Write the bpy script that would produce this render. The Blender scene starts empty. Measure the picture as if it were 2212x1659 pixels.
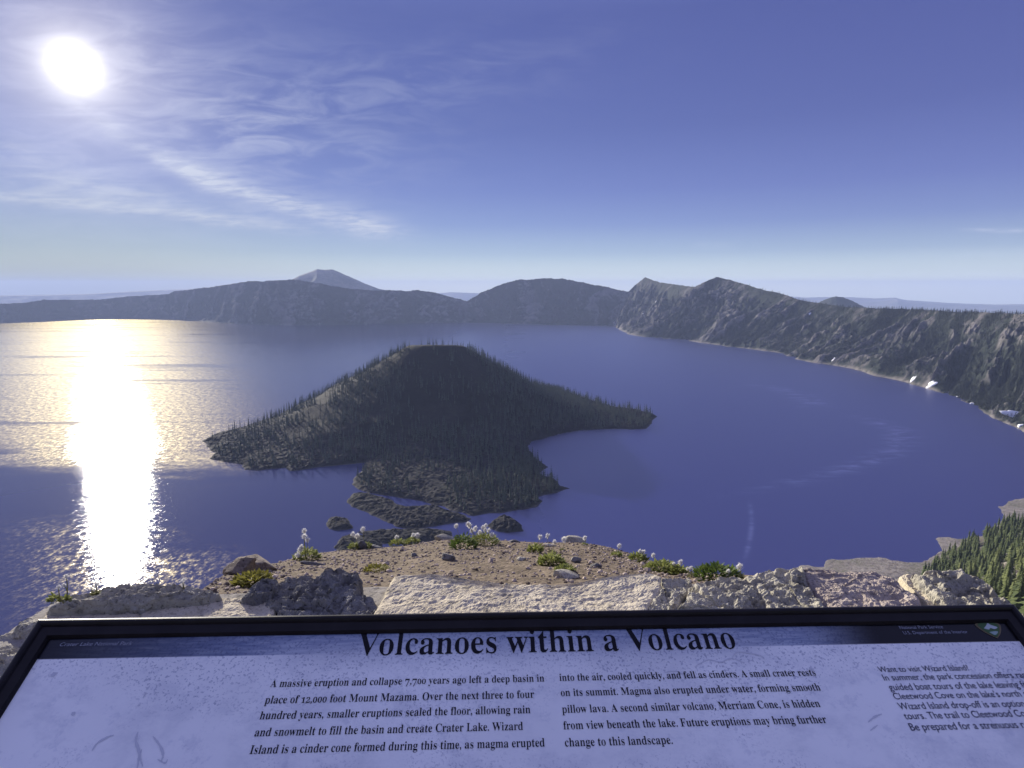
import bpy, math, random
import numpy as np
from mathutils import Vector, Matrix

random.seed(7)
RNG = np.random.default_rng(11)
SC = bpy.context.scene
COL = SC.collection

# ------------------------------------------------------------------ camera
W, H, F = 2212.0, 1659.0, 1300.0            # the photograph's frame and focal length, in the same units
CX, CY = W/2, H/2
EYE_Y = 622.0
TILT = math.atan((CY-EYE_Y)/F)              # camera looks down by about nine degrees
ZC = 400.0                                  # eye height above the lake
cam_d = bpy.data.cameras.new('camera')
cam_d.lens = F/W*36.0
cam_d.sensor_width = 36.0
cam_d.clip_start = 0.05
cam_d.clip_end = 150000
cam = bpy.data.objects.new('camera', cam_d)
COL.objects.link(cam)
cam.location = (0, 0, ZC)
cam.rotation_euler = (math.pi/2-TILT, 0, 0)
SC.camera = cam

def ray(px, py):
    xr = (px-CX)/F; up = (CY-py)/F
    return np.array([xr, math.cos(TILT)+math.sin(TILT)*up, -math.sin(TILT)+math.cos(TILT)*up])
def on_z(px, py, z=0.0):
    r = ray(px, py); return r*((z-ZC)/r[2])+np.array([0, 0, ZC])
def at_d(px, py, d):
    r = ray(px, py); return r*(d/math.hypot(r[0], r[1]))+np.array([0, 0, ZC])
def azimuth(px):
    """horizontal angle of a photo column measured at the eye level line"""
    r = ray(px, 1000); return math.atan2(r[0], r[1])

# ------------------------------------------------------------------ light
SUN_DIR = ray(161, 145); SUN_DIR = SUN_DIR/np.linalg.norm(SUN_DIR)
SUN_EL = math.asin(SUN_DIR[2]); SUN_AZ = math.atan2(SUN_DIR[0], SUN_DIR[1])
sun_d = bpy.data.lights.new('sun', 'SUN')
sun_d.energy = 4.5
sun_d.angle = math.radians(0.5)
sun_d.color = (1.0, 0.93, 0.80)
sun = bpy.data.objects.new('sun', sun_d)
COL.objects.link(sun)
sun.location = (0, 0, ZC+30)
sun.rotation_euler = Vector(SUN_DIR).to_track_quat('Z', 'Y').to_euler()

SC.view_settings.view_transform = 'Standard'
SC.view_settings.look = 'None'
SC.view_settings.gamma = 1.0
SC.view_settings.use_curve_mapping = False
SC.view_settings.exposure = 1.0
SC.render.engine = 'CYCLES'
SC.cycles.use_denoising = True
SC.cycles.denoiser = 'OPENIMAGEDENOISE'
SC.cycles.denoising_input_passes = 'RGB_ALBEDO_NORMAL'
SC.cycles.denoising_prefilter = 'ACCURATE'
SC.cycles.max_bounces = 5
SC.cycles.diffuse_bounces = 2
SC.cycles.glossy_bounces = 2
SC.cycles.transmission_bounces = 2
SC.cycles.volume_bounces = 0
SC.cycles.caustics_reflective = False
SC.cycles.caustics_refractive = False

# ------------------------------------------------------------------ node helpers
class X:
    """a node socket (or number) that builds Math nodes when combined"""
    tree = None
    def __init__(s, v): s.v = v
    @staticmethod
    def m(op, *a, clamp=False):
        n = X.tree.nodes.new('ShaderNodeMath'); n.operation = op; n.use_clamp = clamp
        for i, q in enumerate(a):
            q = q.v if isinstance(q, X) else q
            if isinstance(q, (int, float)): n.inputs[i].default_value = q
            else: X.tree.links.new(q, n.inputs[i])
        return X(n.outputs[0])
    def __add__(s, o): return X.m('ADD', s, o)
    __radd__ = __add__
    def __sub__(s, o): return X.m('SUBTRACT', s, o)
    def __rsub__(s, o): return X.m('SUBTRACT', o, s)
    def __mul__(s, o): return X.m('MULTIPLY', s, o)
    __rmul__ = __mul__
    def __truediv__(s, o): return X.m('DIVIDE', s, o)
    def __rtruediv__(s, o): return X.m('DIVIDE', o, s)
    def exp(s): return X.m('EXPONENT', s)
    def step(s, a, b):
        n = X.tree.nodes.new('ShaderNodeMapRange'); n.interpolation_type = 'SMOOTHSTEP'
        X.tree.links.new(s.v, n.inputs[0])
        n.inputs[1].default_value = a; n.inputs[2].default_value = b
        return X(n.outputs[0])
    def gauss(s, w):
        q = s/w; return (q*q*-1.0).exp()
def nd(t, kind, **kw):
    n = t.nodes.new(kind)
    for k, v in kw.items(): setattr(n, k, v)
    return n
def put(t, sock, v):
    if isinstance(v, X): v = v.v
    if isinstance(v, (int, float)): sock.default_value = v
    elif isinstance(v, (tuple, list)):
        sock.default_value = tuple(v)+((1.0,) if len(sock.default_value) == 4 and len(v) == 3 else ())
    else: t.links.new(v, sock)
def mixc(t, f, a, b, blend='MIX'):
    n = nd(t, 'ShaderNodeMix', data_type='RGBA', blend_type=blend)
    put(t, n.inputs[0], f); put(t, n.inputs[6], a); put(t, n.inputs[7], b)
    return n.outputs[2]
def noise(t, vec, scale, detail=4.0, rough=0.55, dist=0.0):
    n = nd(t, 'ShaderNodeTexNoise')
    if vec is not None: t.links.new(vec, n.inputs['Vector'])
    n.inputs['Scale'].default_value = scale; n.inputs['Detail'].default_value = detail
    n.inputs['Roughness'].default_value = rough; n.inputs['Distortion'].default_value = dist
    return X(n.outputs[0])
def mapping(t, vec, scale=(1, 1, 1), rot=(0, 0, 0), loc=(0, 0, 0)):
    n = nd(t, 'ShaderNodeMapping'); t.links.new(vec, n.inputs[0])
    n.inputs['Scale'].default_value = scale; n.inputs['Rotation'].default_value = rot; n.inputs['Location'].default_value = loc
    return n.outputs[0]
def material(name, rough=0.9, spec=0.2):
    m = bpy.data.materials.new(name); m.use_nodes = True
    t = m.node_tree; b = t.nodes['Principled BSDF']
    b.inputs['Roughness'].default_value = rough
    b.inputs['Specular IOR Level'].default_value = spec
    X.tree = t
    return m, t, b
def bump(t, b, h, strength=0.5, dist=0.02):
    n = nd(t, 'ShaderNodeBump'); n.inputs['Strength'].default_value = strength; n.inputs['Distance'].default_value = dist
    put(t, n.inputs['Height'], h); t.links.new(n.outputs[0], b.inputs['Normal'])

# ------------------------------------------------------------------ sky
world = bpy.data.worlds.new('World'); SC.world = world
world.use_nodes = True
wt = world.node_tree; X.tree = wt
bg = wt.nodes['Background']; bg.inputs['Strength'].default_value = 0.1
tc = nd(wt, 'ShaderNodeTexCoord')
sky = nd(wt, 'ShaderNodeTexSky', sky_type='NISHITA')
sky.sun_disc = False; sky.sun_elevation = SUN_EL; sky.sun_rotation = SUN_AZ
sky.altitude = 2200; sky.air_density = 1.0; sky.dust_density = 0.3; sky.ozone_density = 3.0
sep = nd(wt, 'ShaderNodeSeparateXYZ'); wt.links.new(tc.outputs['Generated'], sep.inputs[0])
dx, dy, dz = (X(sep.outputs[i]) for i in range(3))
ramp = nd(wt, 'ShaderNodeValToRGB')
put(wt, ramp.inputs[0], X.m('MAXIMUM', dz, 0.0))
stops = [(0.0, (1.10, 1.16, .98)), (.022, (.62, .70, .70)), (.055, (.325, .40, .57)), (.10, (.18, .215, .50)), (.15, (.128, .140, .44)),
         (.24, (.089, .092, .345)), (.38, (.077, .080, .315)), (.46, (.15, .16, .44)), (.6, (.27, .285, .62)), (1.0, (.30, .315, .66))]  # upper stops, out of view, brightened beyond a real sky to light the sign panel
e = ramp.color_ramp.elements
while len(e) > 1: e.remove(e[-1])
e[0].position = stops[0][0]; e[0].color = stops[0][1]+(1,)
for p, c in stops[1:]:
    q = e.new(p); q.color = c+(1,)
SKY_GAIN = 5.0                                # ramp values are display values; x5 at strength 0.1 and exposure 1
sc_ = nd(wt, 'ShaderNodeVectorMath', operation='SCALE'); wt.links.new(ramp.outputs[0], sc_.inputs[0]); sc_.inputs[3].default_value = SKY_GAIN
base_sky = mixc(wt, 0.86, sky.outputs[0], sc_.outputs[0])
# cirrus, in the direction's own slope coordinates
fy = X.m('MAXIMUM', dy, 0.06)
gx, gz = dx/fy, dz/fy
comb = nd(wt, 'ShaderNodeCombineXYZ'); put(wt, comb.inputs[0], gx); put(wt, comb.inputs[1], gz)
def fit_curve(pts):
    q = [ray(*p) for p in pts]
    xs = np.array([r[0]/r[1] for r in q]); zs = np.array([r[2]/r[1] for r in q])
    c = np.polyfit(xs, zs, 2 if len(pts) > 2 else 1)
    if len(c) == 2: c = np.array([0, c[0], c[1]])
    return [float(v) for v in c], float(xs.min()), float(xs.max())
warp = noise(wt, mapping(wt, comb.outputs[0], (3.0, 7.0, 1)), 3.0, 5, 0.6)-0.5
fib = noise(wt, mapping(wt, comb.outputs[0], (5.0, 34.0, 1), (0, 0, math.radians(-17))), 2.0, 6, 0.62, 0.6)
fib2 = noise(wt, mapping(wt, comb.outputs[0], (4.0, 16.0, 1), (0, 0, math.radians(22)), (3, 1, 0)), 2.2, 6, 0.6, 0.8)
fine = noise(wt, mapping(wt, comb.outputs[0], (14.0, 90.0, 1), (0, 0, math.radians(-15))), 2.0, 4, 0.6, 0.5)
clouds = None
def streak(pts, w, amp, tex, fade=0.06, wf=0.6, lo=.25, hi=.7):
    global clouds
    c, x0, x1 = fit_curve(pts)
    zc = gx*gx*c[0]+gx*c[1]+c[2]
    d = gz-zc+warp*(w*wf*2)
    m = d.gauss(w)*gx.step(x0-fade, x0+fade)*(1.0-gx.step(x1-fade, x1+fade))*tex.step(lo, hi)*amp
    clouds = m if clouds is None else clouds+m
streak([(-80, 418), (200, 447), (330, 458), (480, 470), (655, 497)], .0095, .62, fine, .07, .9, .2, .75)
streak([(-80, 395), (200, 425), (330, 440), (480, 458), (600, 480)], .022, .35, fib, .10)
streak([(370, 350), (470, 395), (560, 424), (700, 462), (850, 502)], .0145, .66, fine, .07, 1.1, .2, .75)
streak([(370, 345), (470, 385), (560, 414), (700, 450), (850, 490)], .026, .34, fib, .08)
streak([(760, 470), (800, 490), (845, 500)], .008, .35, fine, .02)
streak([(200, 255), (300, 318), (400, 368), (500, 405)], .016, .32, fib, .08)
streak([(-80, 300), (120, 370), (300, 420)], .035, .36, fib, .12)
streak([(250, 330), (500, 310), (760, 330)], .07, .24, fib2, .16, .6, .35, .75)
streak([(200, 120), (500, 200), (900, 260)], .09, .17, fib2, .25, .6, .35, .75)
streak([(450, 300), (850, 190), (1250, 110)], .05, .10, fib2, .22, .6, .35, .75)
streak([(2090, 496), (2160, 498), (2300, 500)], .0035, .38, fine, .03)
streak([(1980, 549), (2100, 549), (2300, 546)], .006, .16, fine, .06)
streak([(1500, 532), (1545, 532), (1580, 534)], .006, .13, fine, .02)
clouds = X.m('MINIMUM', clouds, 0.85)
lit_sky = mixc(wt, clouds, base_sky, (.66*SKY_GAIN, .71*SKY_GAIN, .86*SKY_GAIN))
low = (X.m('MAXIMUM', dz, 0.0)*(-1/.075)).exp()*(X.m('MULTIPLY', gx+.80, gx+.80)*(-1/.30)).exp()*X.m('GREATER_THAN', dy, 0.0)
lit_sky = mixc(wt, low*.9, lit_sky, (.25*SKY_GAIN, .28*SKY_GAIN, .18*SKY_GAIN))
# the sun itself and the bright sky right round it
dt = nd(wt, 'ShaderNodeVectorMath', operation='DOT_PRODUCT'); wt.links.new(tc.outputs['Generated'], dt.inputs[0]); dt.inputs[1].default_value = tuple(SUN_DIR)
th = X.m('ARCCOSINE', X.m('MINIMUM', X(dt.outputs['Value']), 0.999999))*(180/math.pi)
core = th.gauss(.50)*160.0+th.gauss(1.3)*8.0
aure = (th*(-1/3.1)).exp()*4.4
veil = (th*(-1/6.0)).exp()*1.05*(fib2.step(.25, .75)*0.9+0.35)
def scaled(col, f):
    n = nd(wt, 'ShaderNodeVectorMath', operation='SCALE'); n.inputs[0].default_value = col; put(wt, n.inputs[3], f); return n.outputs[0]
def vadd(a, b):
    n = nd(wt, 'ShaderNodeVectorMath', operation='ADD'); wt.links.new(a, n.inputs[0]); wt.links.new(b, n.inputs[1]); return n.outputs[0]
tot = vadd(vadd(vadd(lit_sky, scaled((1, .97, .88), core)), scaled((1.0, .90, .66), aure)), scaled((.95, .93, .95), veil))
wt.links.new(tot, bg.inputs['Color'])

# ------------------------------------------------------------------ numpy noise
def _hash(ix, iy, iz, seed):
    h = (ix.astype(np.int64)*374761393+iy.astype(np.int64)*668265263+iz.astype(np.int64)*2147483647+seed*1274126177) & 0xffffffff
    h = ((h ^ (h >> 13))*1274126177) & 0xffffffff
    return ((h ^ (h >> 16)) & 0xffff)/65535.0
def vnoise(x, y, z=None, seed=0):
    x = np.asarray(x, float); y = np.asarray(y, float)
    z = np.zeros_like(x) if z is None else np.asarray(z, float)
    ix, iy, iz = np.floor(x), np.floor(y), np.floor(z)
    fx, fy_, fz = x-ix, y-iy, z-iz
    fx = fx*fx*fx*(fx*(fx*6-15)+10); fy_ = fy_*fy_*fy_*(fy_*(fy_*6-15)+10); fz = fz*fz*fz*(fz*(fz*6-15)+10)
    r = 0
    for a in (0, 1):
        for b in (0, 1):
            for c in (0, 1):
                r = r+_hash(ix+a, iy+b, iz+c, seed)*(fx if a else 1-fx)*(fy_ if b else 1-fy_)*(fz if c else 1-fz)
    return r*2-1
def fbm(x, y, z=None, octv=4, gain=.5, lac=2.03, seed=0, ridged=False):
    s = 0; a = 1.0; tot_ = 0; f = 1.0
    for o in range(octv):
        n = vnoise(np.asarray(x)*f+o*17.3, np.asarray(y)*f-o*9.1, None if z is None else np.asarray(z)*f+o*5.7, seed+o)
        if ridged: n = 1-2*np.abs(n)
        s = s+a*n; tot_ += a; a *= gain; f *= lac
    return s/tot_

# ------------------------------------------------------------------ mesh helpers
def mesh_np(name, verts, faces, mat=None, smooth=False, uv=None, k=None):
    """verts (n,3); faces (m,3) or (m,4)"""
    verts = np.asarray(verts, np.float32); faces = np.asarray(faces, np.int32)
    me = bpy.data.meshes.new(name)
    k = faces.shape[1]
    me.vertices.add(len(verts)); me.vertices.foreach_set('co', verts.ravel())
    me.loops.add(faces.size); me.loops.foreach_set('vertex_index', faces.ravel())
    me.polygons.add(len(faces)); me.polygons.foreach_set('loop_start', np.arange(0, faces.size, k, dtype=np.int32))
    me.polygons.foreach_set('loop_total', np.full(len(faces), k, np.int32))
    me.polygons.foreach_set('use_smooth', np.full(len(faces), bool(smooth)))
    me.update(calc_edges=True)
    if uv is not None:
        l = me.uv_layers.new(name='UVMap'); l.data.foreach_set('uv', np.asarray(uv, np.float32)[faces.ravel()].ravel())
    if mat: me.materials.append(mat)
    return me
def grid_faces(nr, nc, wrap=False):
    i = np.arange(nr-1)[:, None]; j = np.arange(nc if wrap else nc-1)[None, :]
    a = i*nc+j; b = i*nc+(j+1) % nc
    return np.stack([a+0*j, b+0*i, b+nc, a+nc], -1).reshape(-1, 4)
def link(name, me, parent=None):
    o = bpy.data.objects.new(name, me); COL.objects.link(o)
    if parent is not None: o.parent = parent
    return o
def tag(o, label=None, cat=None, group=None, kind=None):
    if label: o['label'] = label
    if cat: o['category'] = cat
    if group: o['group'] = group
    if kind: o['kind'] = kind
    return o
def root(name, loc, label, cat, group=None):
    o = bpy.data.objects.new(name, None); COL.objects.link(o); o.location = loc
    o.empty_display_size = .2
    return tag(o, label, cat, group)
def join(parts):
    """[(verts, faces)] -> one pair"""
    V, Fc, n = [], [], 0
    for v, f in parts:
        V.append(v); Fc.append(np.asarray(f)+n); n += len(v)
    return np.concatenate(V), np.concatenate(Fc)
def resample(pts, n):
    pts = np.asarray(pts, float); seg = np.linalg.norm(np.diff(pts, axis=0), axis=1)
    s = np.concatenate([[0], np.cumsum(seg)]); u = np.linspace(0, s[-1], n)
    return np.stack([np.interp(u, s, pts[:, i]) for i in range(pts.shape[1])], 1)
def spline(pts, n):
    """smooth curve through the points"""
    P = np.asarray(pts, float); out = []
    Q = np.vstack([2*P[0]-P[1], P, 2*P[-1]-P[-2]])
    per = max(2, n//(len(P)-1))
    for i in range(1, len(Q)-2):
        t = np.linspace(0, 1, per, endpoint=False)[:, None]
        p0, p1, p2, p3 = Q[i-1], Q[i], Q[i+1], Q[i+2]
        out.append(.5*((2*p1)+(-p0+p2)*t+(2*p0-5*p1+4*p2-p3)*t**2+(-p0+3*p1-3*p2+p3)*t**3))
    out.append(P[-1:])
    return np.vstack(out)
def poly_sd(px, py, poly):
    """signed distance (positive inside) of points to a polygon"""
    poly = np.asarray(poly)[:, :2]; d = np.full(px.shape, 1e18); ins = np.zeros(px.shape, bool)
    for i in range(len(poly)):
        a, b = poly[i-1], poly[i]
        e_ = b-a; L = max((e_**2).sum(), 1e-12)
        t = np.clip(((px-a[0])*e_[0]+(py-a[1])*e_[1])/L, 0, 1)
        d = np.minimum(d, (px-a[0]-t*e_[0])**2+(py-a[1]-t*e_[1])**2)
        c = ((a[1] > py) != (b[1] > py)) & (px < (b[0]-a[0])*(py-a[1])/((b[1]-a[1]) if b[1] != a[1] else 1e-12)+a[0])
        ins ^= c
    d = np.sqrt(d); return np.where(ins, d, -d)

# ------------------------------------------------------------------ haze
def make_haze():
    m = bpy.data.materials.new('haze'); m.use_nodes = True
    t = m.node_tree; t.nodes.clear()
    out = nd(t, 'ShaderNodeOutputMaterial'); v = nd(t, 'ShaderNodeVolumePrincipled')
    v.inputs['Color'].default_value = (.455, .56, .875, 1)
    v.inputs['Density'].default_value = HAZE
    v.inputs['Anisotropy'].default_value = 0.08
    t.links.new(v.outputs[0], out.inputs['Volume'])
    x0, x1, y0, y1, z0, z1 = -38000, 38000, -3000, 38000, PLAIN_Z-40, 800
    vs = [(x, y, z) for z in (z0, z1) for y in (y0, y1) for x in (x0, x1)]
    fs = [(0, 2, 3, 1), (4, 5, 7, 6), (0, 1, 5, 4), (2, 6, 7, 3), (0, 4, 6, 2), (1, 3, 7, 5)]
    tag(link('haze', mesh_np('haze', vs, fs, m)), 'pale blue haze filling the air over the lake and mountains', 'haze', kind='stuff')
HAZE = 4.2e-5
PLAIN_Z = -520.0

# ------------------------------------------------------------------ terrain materials
def rock_terrain(name, rock, dark, light, forest=.5, shore=True, streak_scale=1.0):
    m, t, b = material(name, .95, .1)
    uv = nd(t, 'ShaderNodeUVMap', uv_map='UVMap').outputs[0]
    rs = nd(t, 'ShaderNodeSeparateXYZ'); t.links.new(nd(t, 'ShaderNodeUVMap', uv_map='Ribs').outputs[0], rs.inputs[0]); rb, rbig = X(rs.outputs[0]), X(rs.outputs[1])
    geo = nd(t, 'ShaderNodeNewGeometry').outputs['Position']
    su = nd(t, 'ShaderNodeSeparateXYZ'); t.links.new(uv, su.inputs[0]); v = X(su.outputs[1])
    big = noise(t, geo, .0035, 5, .6)
    st = noise(t, mapping(t, uv, (60*streak_scale, 3.0, 1)), 1.0, 5, .65, .4)
    st2 = noise(t, mapping(t, uv, (180*streak_scale, 7.0, 1)), 1.0, 4, .6, .3)
    fine_ = noise(t, geo, .03, 5, .7)
    c = mixc(t, fine_.step(.3, .7), dark, rock)
    ribl = (rb*.75+st2*.28+fine_*.25).step(.67, .84)
    c = mixc(t, X.m('MAXIMUM', (st*.6+st2*.5+big*.35).step(.80, .98), ribl*(.35+.65*big.step(.35, .6))), c, light)
    fm = (big*.8+fine_*.6+st*.3).step(1.02-.45*forest, 1.12-.45*forest)*(1.0-ribl*.8)
    c = mixc(t, fm*forest, c, (.018, .026, .016))
    if shore:
        c = mixc(t, (1.0-v.step(.012, .06))*fine_.step(.25, .6)*.8, c, (.24, .215, .19))
    put(t, b.inputs['Base Color'], c)
    bump(t, b, fine_+st2*.5, .6, 8.0)
    return m
def flat_terrain(name, a, c2, scale=.004):
    m, t, b = material(name, .95, .1)
    geo = nd(t, 'ShaderNodeNewGeometry').outputs['Position']
    n = noise(t, geo, scale, 6, .62); n2 = noise(t, geo, scale*9, 5, .65)
    put(t, b.inputs['Base Color'], mixc(t, (n*.6+n2*.5).step(.42, .68), a, c2))
    bump(t, b, n2, .5, 12.0)
    return m

M_WALL = rock_terrain('rim_rock', (.054, .052, .056), (.020, .020, .024), (.17, .155, .15), .80)
M_CLOUDCAP = rock_terrain('shaded_rock', (.05, .048, .05), (.03, .03, .032), (.15, .14, .14), .65, False)
M_SCOTT = flat_terrain('cinder_peak', (.06, .062, .062), (.16, .15, .145), .0022)
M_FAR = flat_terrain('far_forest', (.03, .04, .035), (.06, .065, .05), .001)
M_HAZED = flat_terrain('far_hazed_hills', (.12, .13, .12), (.22, .22, .20), .0006)  # base colour lightened to stand in for haze over the far hills
M_PLAIN = flat_terrain('plain', (.16, .17, .15), (.42, .42, .40), .0004)  # pale colour stands in for fog lying low in the basin

# ------------------------------------------------------------------ lofted mountain sides
def solve_ridge(px, py, S, slope):
    """point on the photo ray whose climb from the shore point S has the given slope"""
    r = ray(px, py); h = math.hypot(r[0], r[1])
    lo, hi = math.hypot(S[0], S[1])*.98, 60000.0
    def g(d):
        P = r*(d/h); z = ZC+P[2]
        return (z-S[2])-slope*math.hypot(P[0]-S[0], P[1]-S[1])
    if g(lo) < 0: return at_d(px, py, lo*1.02)
    for _ in range(70):
        mid = (lo+hi)/2
        if g(mid) > 0: lo = mid
        else: hi = mid
    return at_d(px, py, lo)

LOFTS = {}
def loft(name, pairs, slope, ns, nt, gully, jag, mat, label, back=.45, seed=0, key=None, shore_z=-3.0, n_gul=170.0, back_rows=6, back_len=900.0, dist=None):
    sh = np.array([on_z(*a, 0.0) if dist is None else at_d(a[0], a[1], dist) for a, b in pairs])
    if dist is None: sh[:, 2] = shore_z
    if callable(slope): sl = [slope(i) for i in range(len(pairs))]
    else: sl = [slope]*len(pairs)
    rd = np.array([solve_ridge(*b, s, q) for (a, b), s, q in zip(pairs, sh, sl)])
    idx = np.linspace(0, len(pairs)-1, ns)
    # smooth resample by index
    A = np.stack([np.interp(idx, range(len(pairs)), sh[:, i]) for i in range(3)], 1)
    B = np.stack([np.interp(idx, range(len(pairs)), rd[:, i]) for i in range(3)], 1)
    arc = np.concatenate([[0], np.cumsum(np.linalg.norm(np.diff((A+B)/2, axis=0), axis=1))])
    t = np.linspace(0, 1, nt)[:, None]
    prof = .72*t+.28*t**2.2
    P = np.empty((nt+back_rows, ns, 3))
    P[:nt, :, 0] = A[:, 0]+(B[:, 0]-A[:, 0])*t; P[:nt, :, 1] = A[:, 1]+(B[:, 1]-A[:, 1])*t
    P[:nt, :, 2] = A[:, 2]+(B[:, 2]-A[:, 2])*prof
    L = np.linalg.norm(B-A, axis=1)[None, :]
    s2 = np.broadcast_to(arc[None, :], (nt, ns)); tt = t*L
    mean = L.mean()
    wob = fbm(s2/420, tt/260, seed=seed+5, octv=4)*150
    g = fbm((s2+wob)/n_gul, tt/(n_gul*5), seed=seed, octv=4, ridged=True, gain=.55)
    g2 = fbm(s2/28, tt/60, seed=seed+3, octv=3, ridged=True)
    env = np.clip(t/.10, 0, 1)*np.clip((1-t)/.22, 0, 1)**.8*(.35+.65*np.sin(np.pi*np.clip(t, 0, 1)))
    Zr = (B[:, 2]-A[:, 2])[None, :]
    big_ = fbm(s2/700, tt/500, seed=seed+8, octv=3)
    patch = .35+.65*np.clip(.5+1.4*fbm(s2/350, tt/220, seed=seed+12, octv=3), 0, 1)
    g3 = fbm(s2/60+wob/90, tt/70, seed=seed+14, octv=4, gain=.6)
    P[:nt, :, 2] += env*Zr*(gully*(g-.25)*patch+gully*.16*(g2-.2)+gully*.7*big_+gully*.26*g3)
    # push gullies in and out of the slope as well
    dirx = (B[:, 0]-A[:, 0])/np.hypot(B[:, 0]-A[:, 0], B[:, 1]-A[:, 1]); diry = (B[:, 1]-A[:, 1])/np.hypot(B[:, 0]-A[:, 0], B[:, 1]-A[:, 1])
    shore_n = fbm(arc/130, arc*0, seed=seed+9, octv=4)*14
    fall = (1-t)**3
    P[:nt, :, 0] += dirx*shore_n*fall; P[:nt, :, 1] += diry*shore_n*fall
    # crest: small teeth of rock and trees
    tooth = (fbm(arc/90, arc*0, seed=seed+21, octv=3)*.8+np.abs(vnoise(arc/14, arc*0, seed=seed+22))*.6)*jag
    P[:nt, :, 2] += np.clip((t-.9)/.1, 0, 1)*tooth
    for k in range(back_rows):
        q = ((k+1)/back_rows)**1.6*back_len
        P[nt+k, :, 0] = B[:, 0]+dirx*q; P[nt+k, :, 1] = B[:, 1]+diry*q
        P[nt+k, :, 2] = B[:, 2]+tooth*.3-q*(np.interp(idx, range(len(pairs)), back) if isinstance(back, (list, tuple)) else back)+fbm(arc/120, arc*0+k*3.3, seed=seed+31)*min(q, 60)*.06
    rib = np.full((nt+back_rows, ns, 2), .3); rib[:nt, :, 0] = (g*.6+g3*.4)*.5+.5; rib[:nt, :, 1] = big_*.5+.5
    uv = np.empty((nt+back_rows, ns, 2)); uv[..., 0] = arc[None, :]/10000.0
    uv[:nt, :, 1] = t; uv[nt:, :, 1] = 1.0
    fcs = grid_faces(nt+back_rows, ns)
    me = mesh_np(name, P.reshape(-1, 3), fcs, mat, True, uv.reshape(-1, 2))
    l2 = me.uv_layers.new(name='Ribs'); l2.data.foreach_set('uv', rib.reshape(-1, 2).astype(np.float32)[fcs.ravel()].ravel())
    o = tag(link(name, me), label, name.replace('_', ' '), kind='structure')
    LOFTS[key or name] = dict(rib=rib, P=P, nt=nt, arc=arc, L=L[0])
    return o

RIGHT = [((1316, 704), (1345, 640)), ((1322, 704.5), (1357, 631)), ((1325, 705), (1375, 614)), ((1329, 707), (1393, 599.5)), ((1336, 711), (1425, 610)), ((1346, 717), (1460, 615)),
         ((1356, 722), (1485, 619)), ((1372, 725), (1500, 620)), ((1392, 728), (1522, 609)), ((1420, 730.5), (1551, 598)),
         ((1455, 732.5), (1590, 609)), ((1490, 737), (1622, 619)), ((1530, 743), (1684, 634)), ((1567, 748.5), (1722, 647)), ((1625, 755), (1770, 656)),
         ((1684, 763), (1825, 665)), ((1720, 777), (1871, 666)), ((1756, 783.5), (1910, 667)), ((1800, 789), (1960, 669)), ((1838, 796), (2005, 671)),
         ((1889, 812), (2050, 674)), ((1951, 825), (2105, 677)), ((2003, 839), (2150, 678)), ((2061, 860), (2200, 680)),
         ((2106, 878.5), (2255, 682)), ((2143, 905), (2310, 684)), ((2180, 918), (2370, 685)), ((2212, 936), (2440, 686)), ((2290, 985), (2600, 688)), ((2370, 1030), (2800, 690))]
loft('rim_cliff', RIGHT, lambda i: .58, 1300, 170, .30, 7.0, M_WALL,
     'rugged sunlit caldera wall with gullies falling to the shore', back=[.45]*12+[.30, .2, .12]+[.05]*(len(RIGHT)-15), seed=3, key='right', n_gul=190.0)
LEFT = [((-420, 716), (-420, 664)), ((-150, 703), (-150, 659)), ((0, 696), (0, 656)), ((48, 694), (48, 655)), ((70, 693), (75, 651)), ((93, 692), (93.5, 648.6)),
        ((206, 687), (206, 648)), ((277, 686.5), (277, 641.5)), ((322, 687), (322, 638)), ((364, 688), (364, 636)), ((377, 689), (377, 630)),
        ((380, 689.3), (402, 627)), ((396, 690.8), (419, 624.4)), ((420, 693), (450, 621)), ((452, 695.7), (483, 616.6)), ((505, 699.5), (535, 607.3)), ((560, 702), (567, 608)),
        ((625, 703), (632, 603.4)), ((675, 703), (680, 611)), ((735, 702), (740, 621)), ((790, 701), (800, 628)), ((842, 700), (842, 628)),
        ((880, 699), (880, 629)), ((905, 698.5), (905, 627)), ((940, 698), (940, 632)), ((980, 697.5), (980, 644)), ((1010, 697), (1012, 651.5)), ((1060, 697), (1040, 662))]
loft('mountain', LEFT, .60, 900, 80, .16, 11.0, M_CLOUDCAP, 'long dark shaded rim ridge along the far left shore', back=.35, seed=40, key='left', n_gul=300.0)
DUTTON = [((985, 697), (985, 668)), ((1000, 697), (1008, 652)), ((1020, 697), (1022, 643)), ((1040, 697.5), (1040, 632)), ((1075, 698), (1075, 618)), ((1100, 699), (1100, 609)),
          ((1130, 700), (1135, 603.5)), ((1145, 700), (1145, 604.5)), ((1190, 701), (1190, 601)), ((1230, 702), (1230, 605)), ((1260, 702.5), (1260, 610)), ((1290, 703), (1290, 617)), ((1330, 705), (1357, 630)), ((1360, 706), (1420, 642))]
loft('mountain', DUTTON, .58, 600, 80, .15, 12.0, M_CLOUDCAP, 'broad rounded blue mountain beyond the middle of the far shore', back=.4, seed=60, key='mid', n_gul=320.0)

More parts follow.
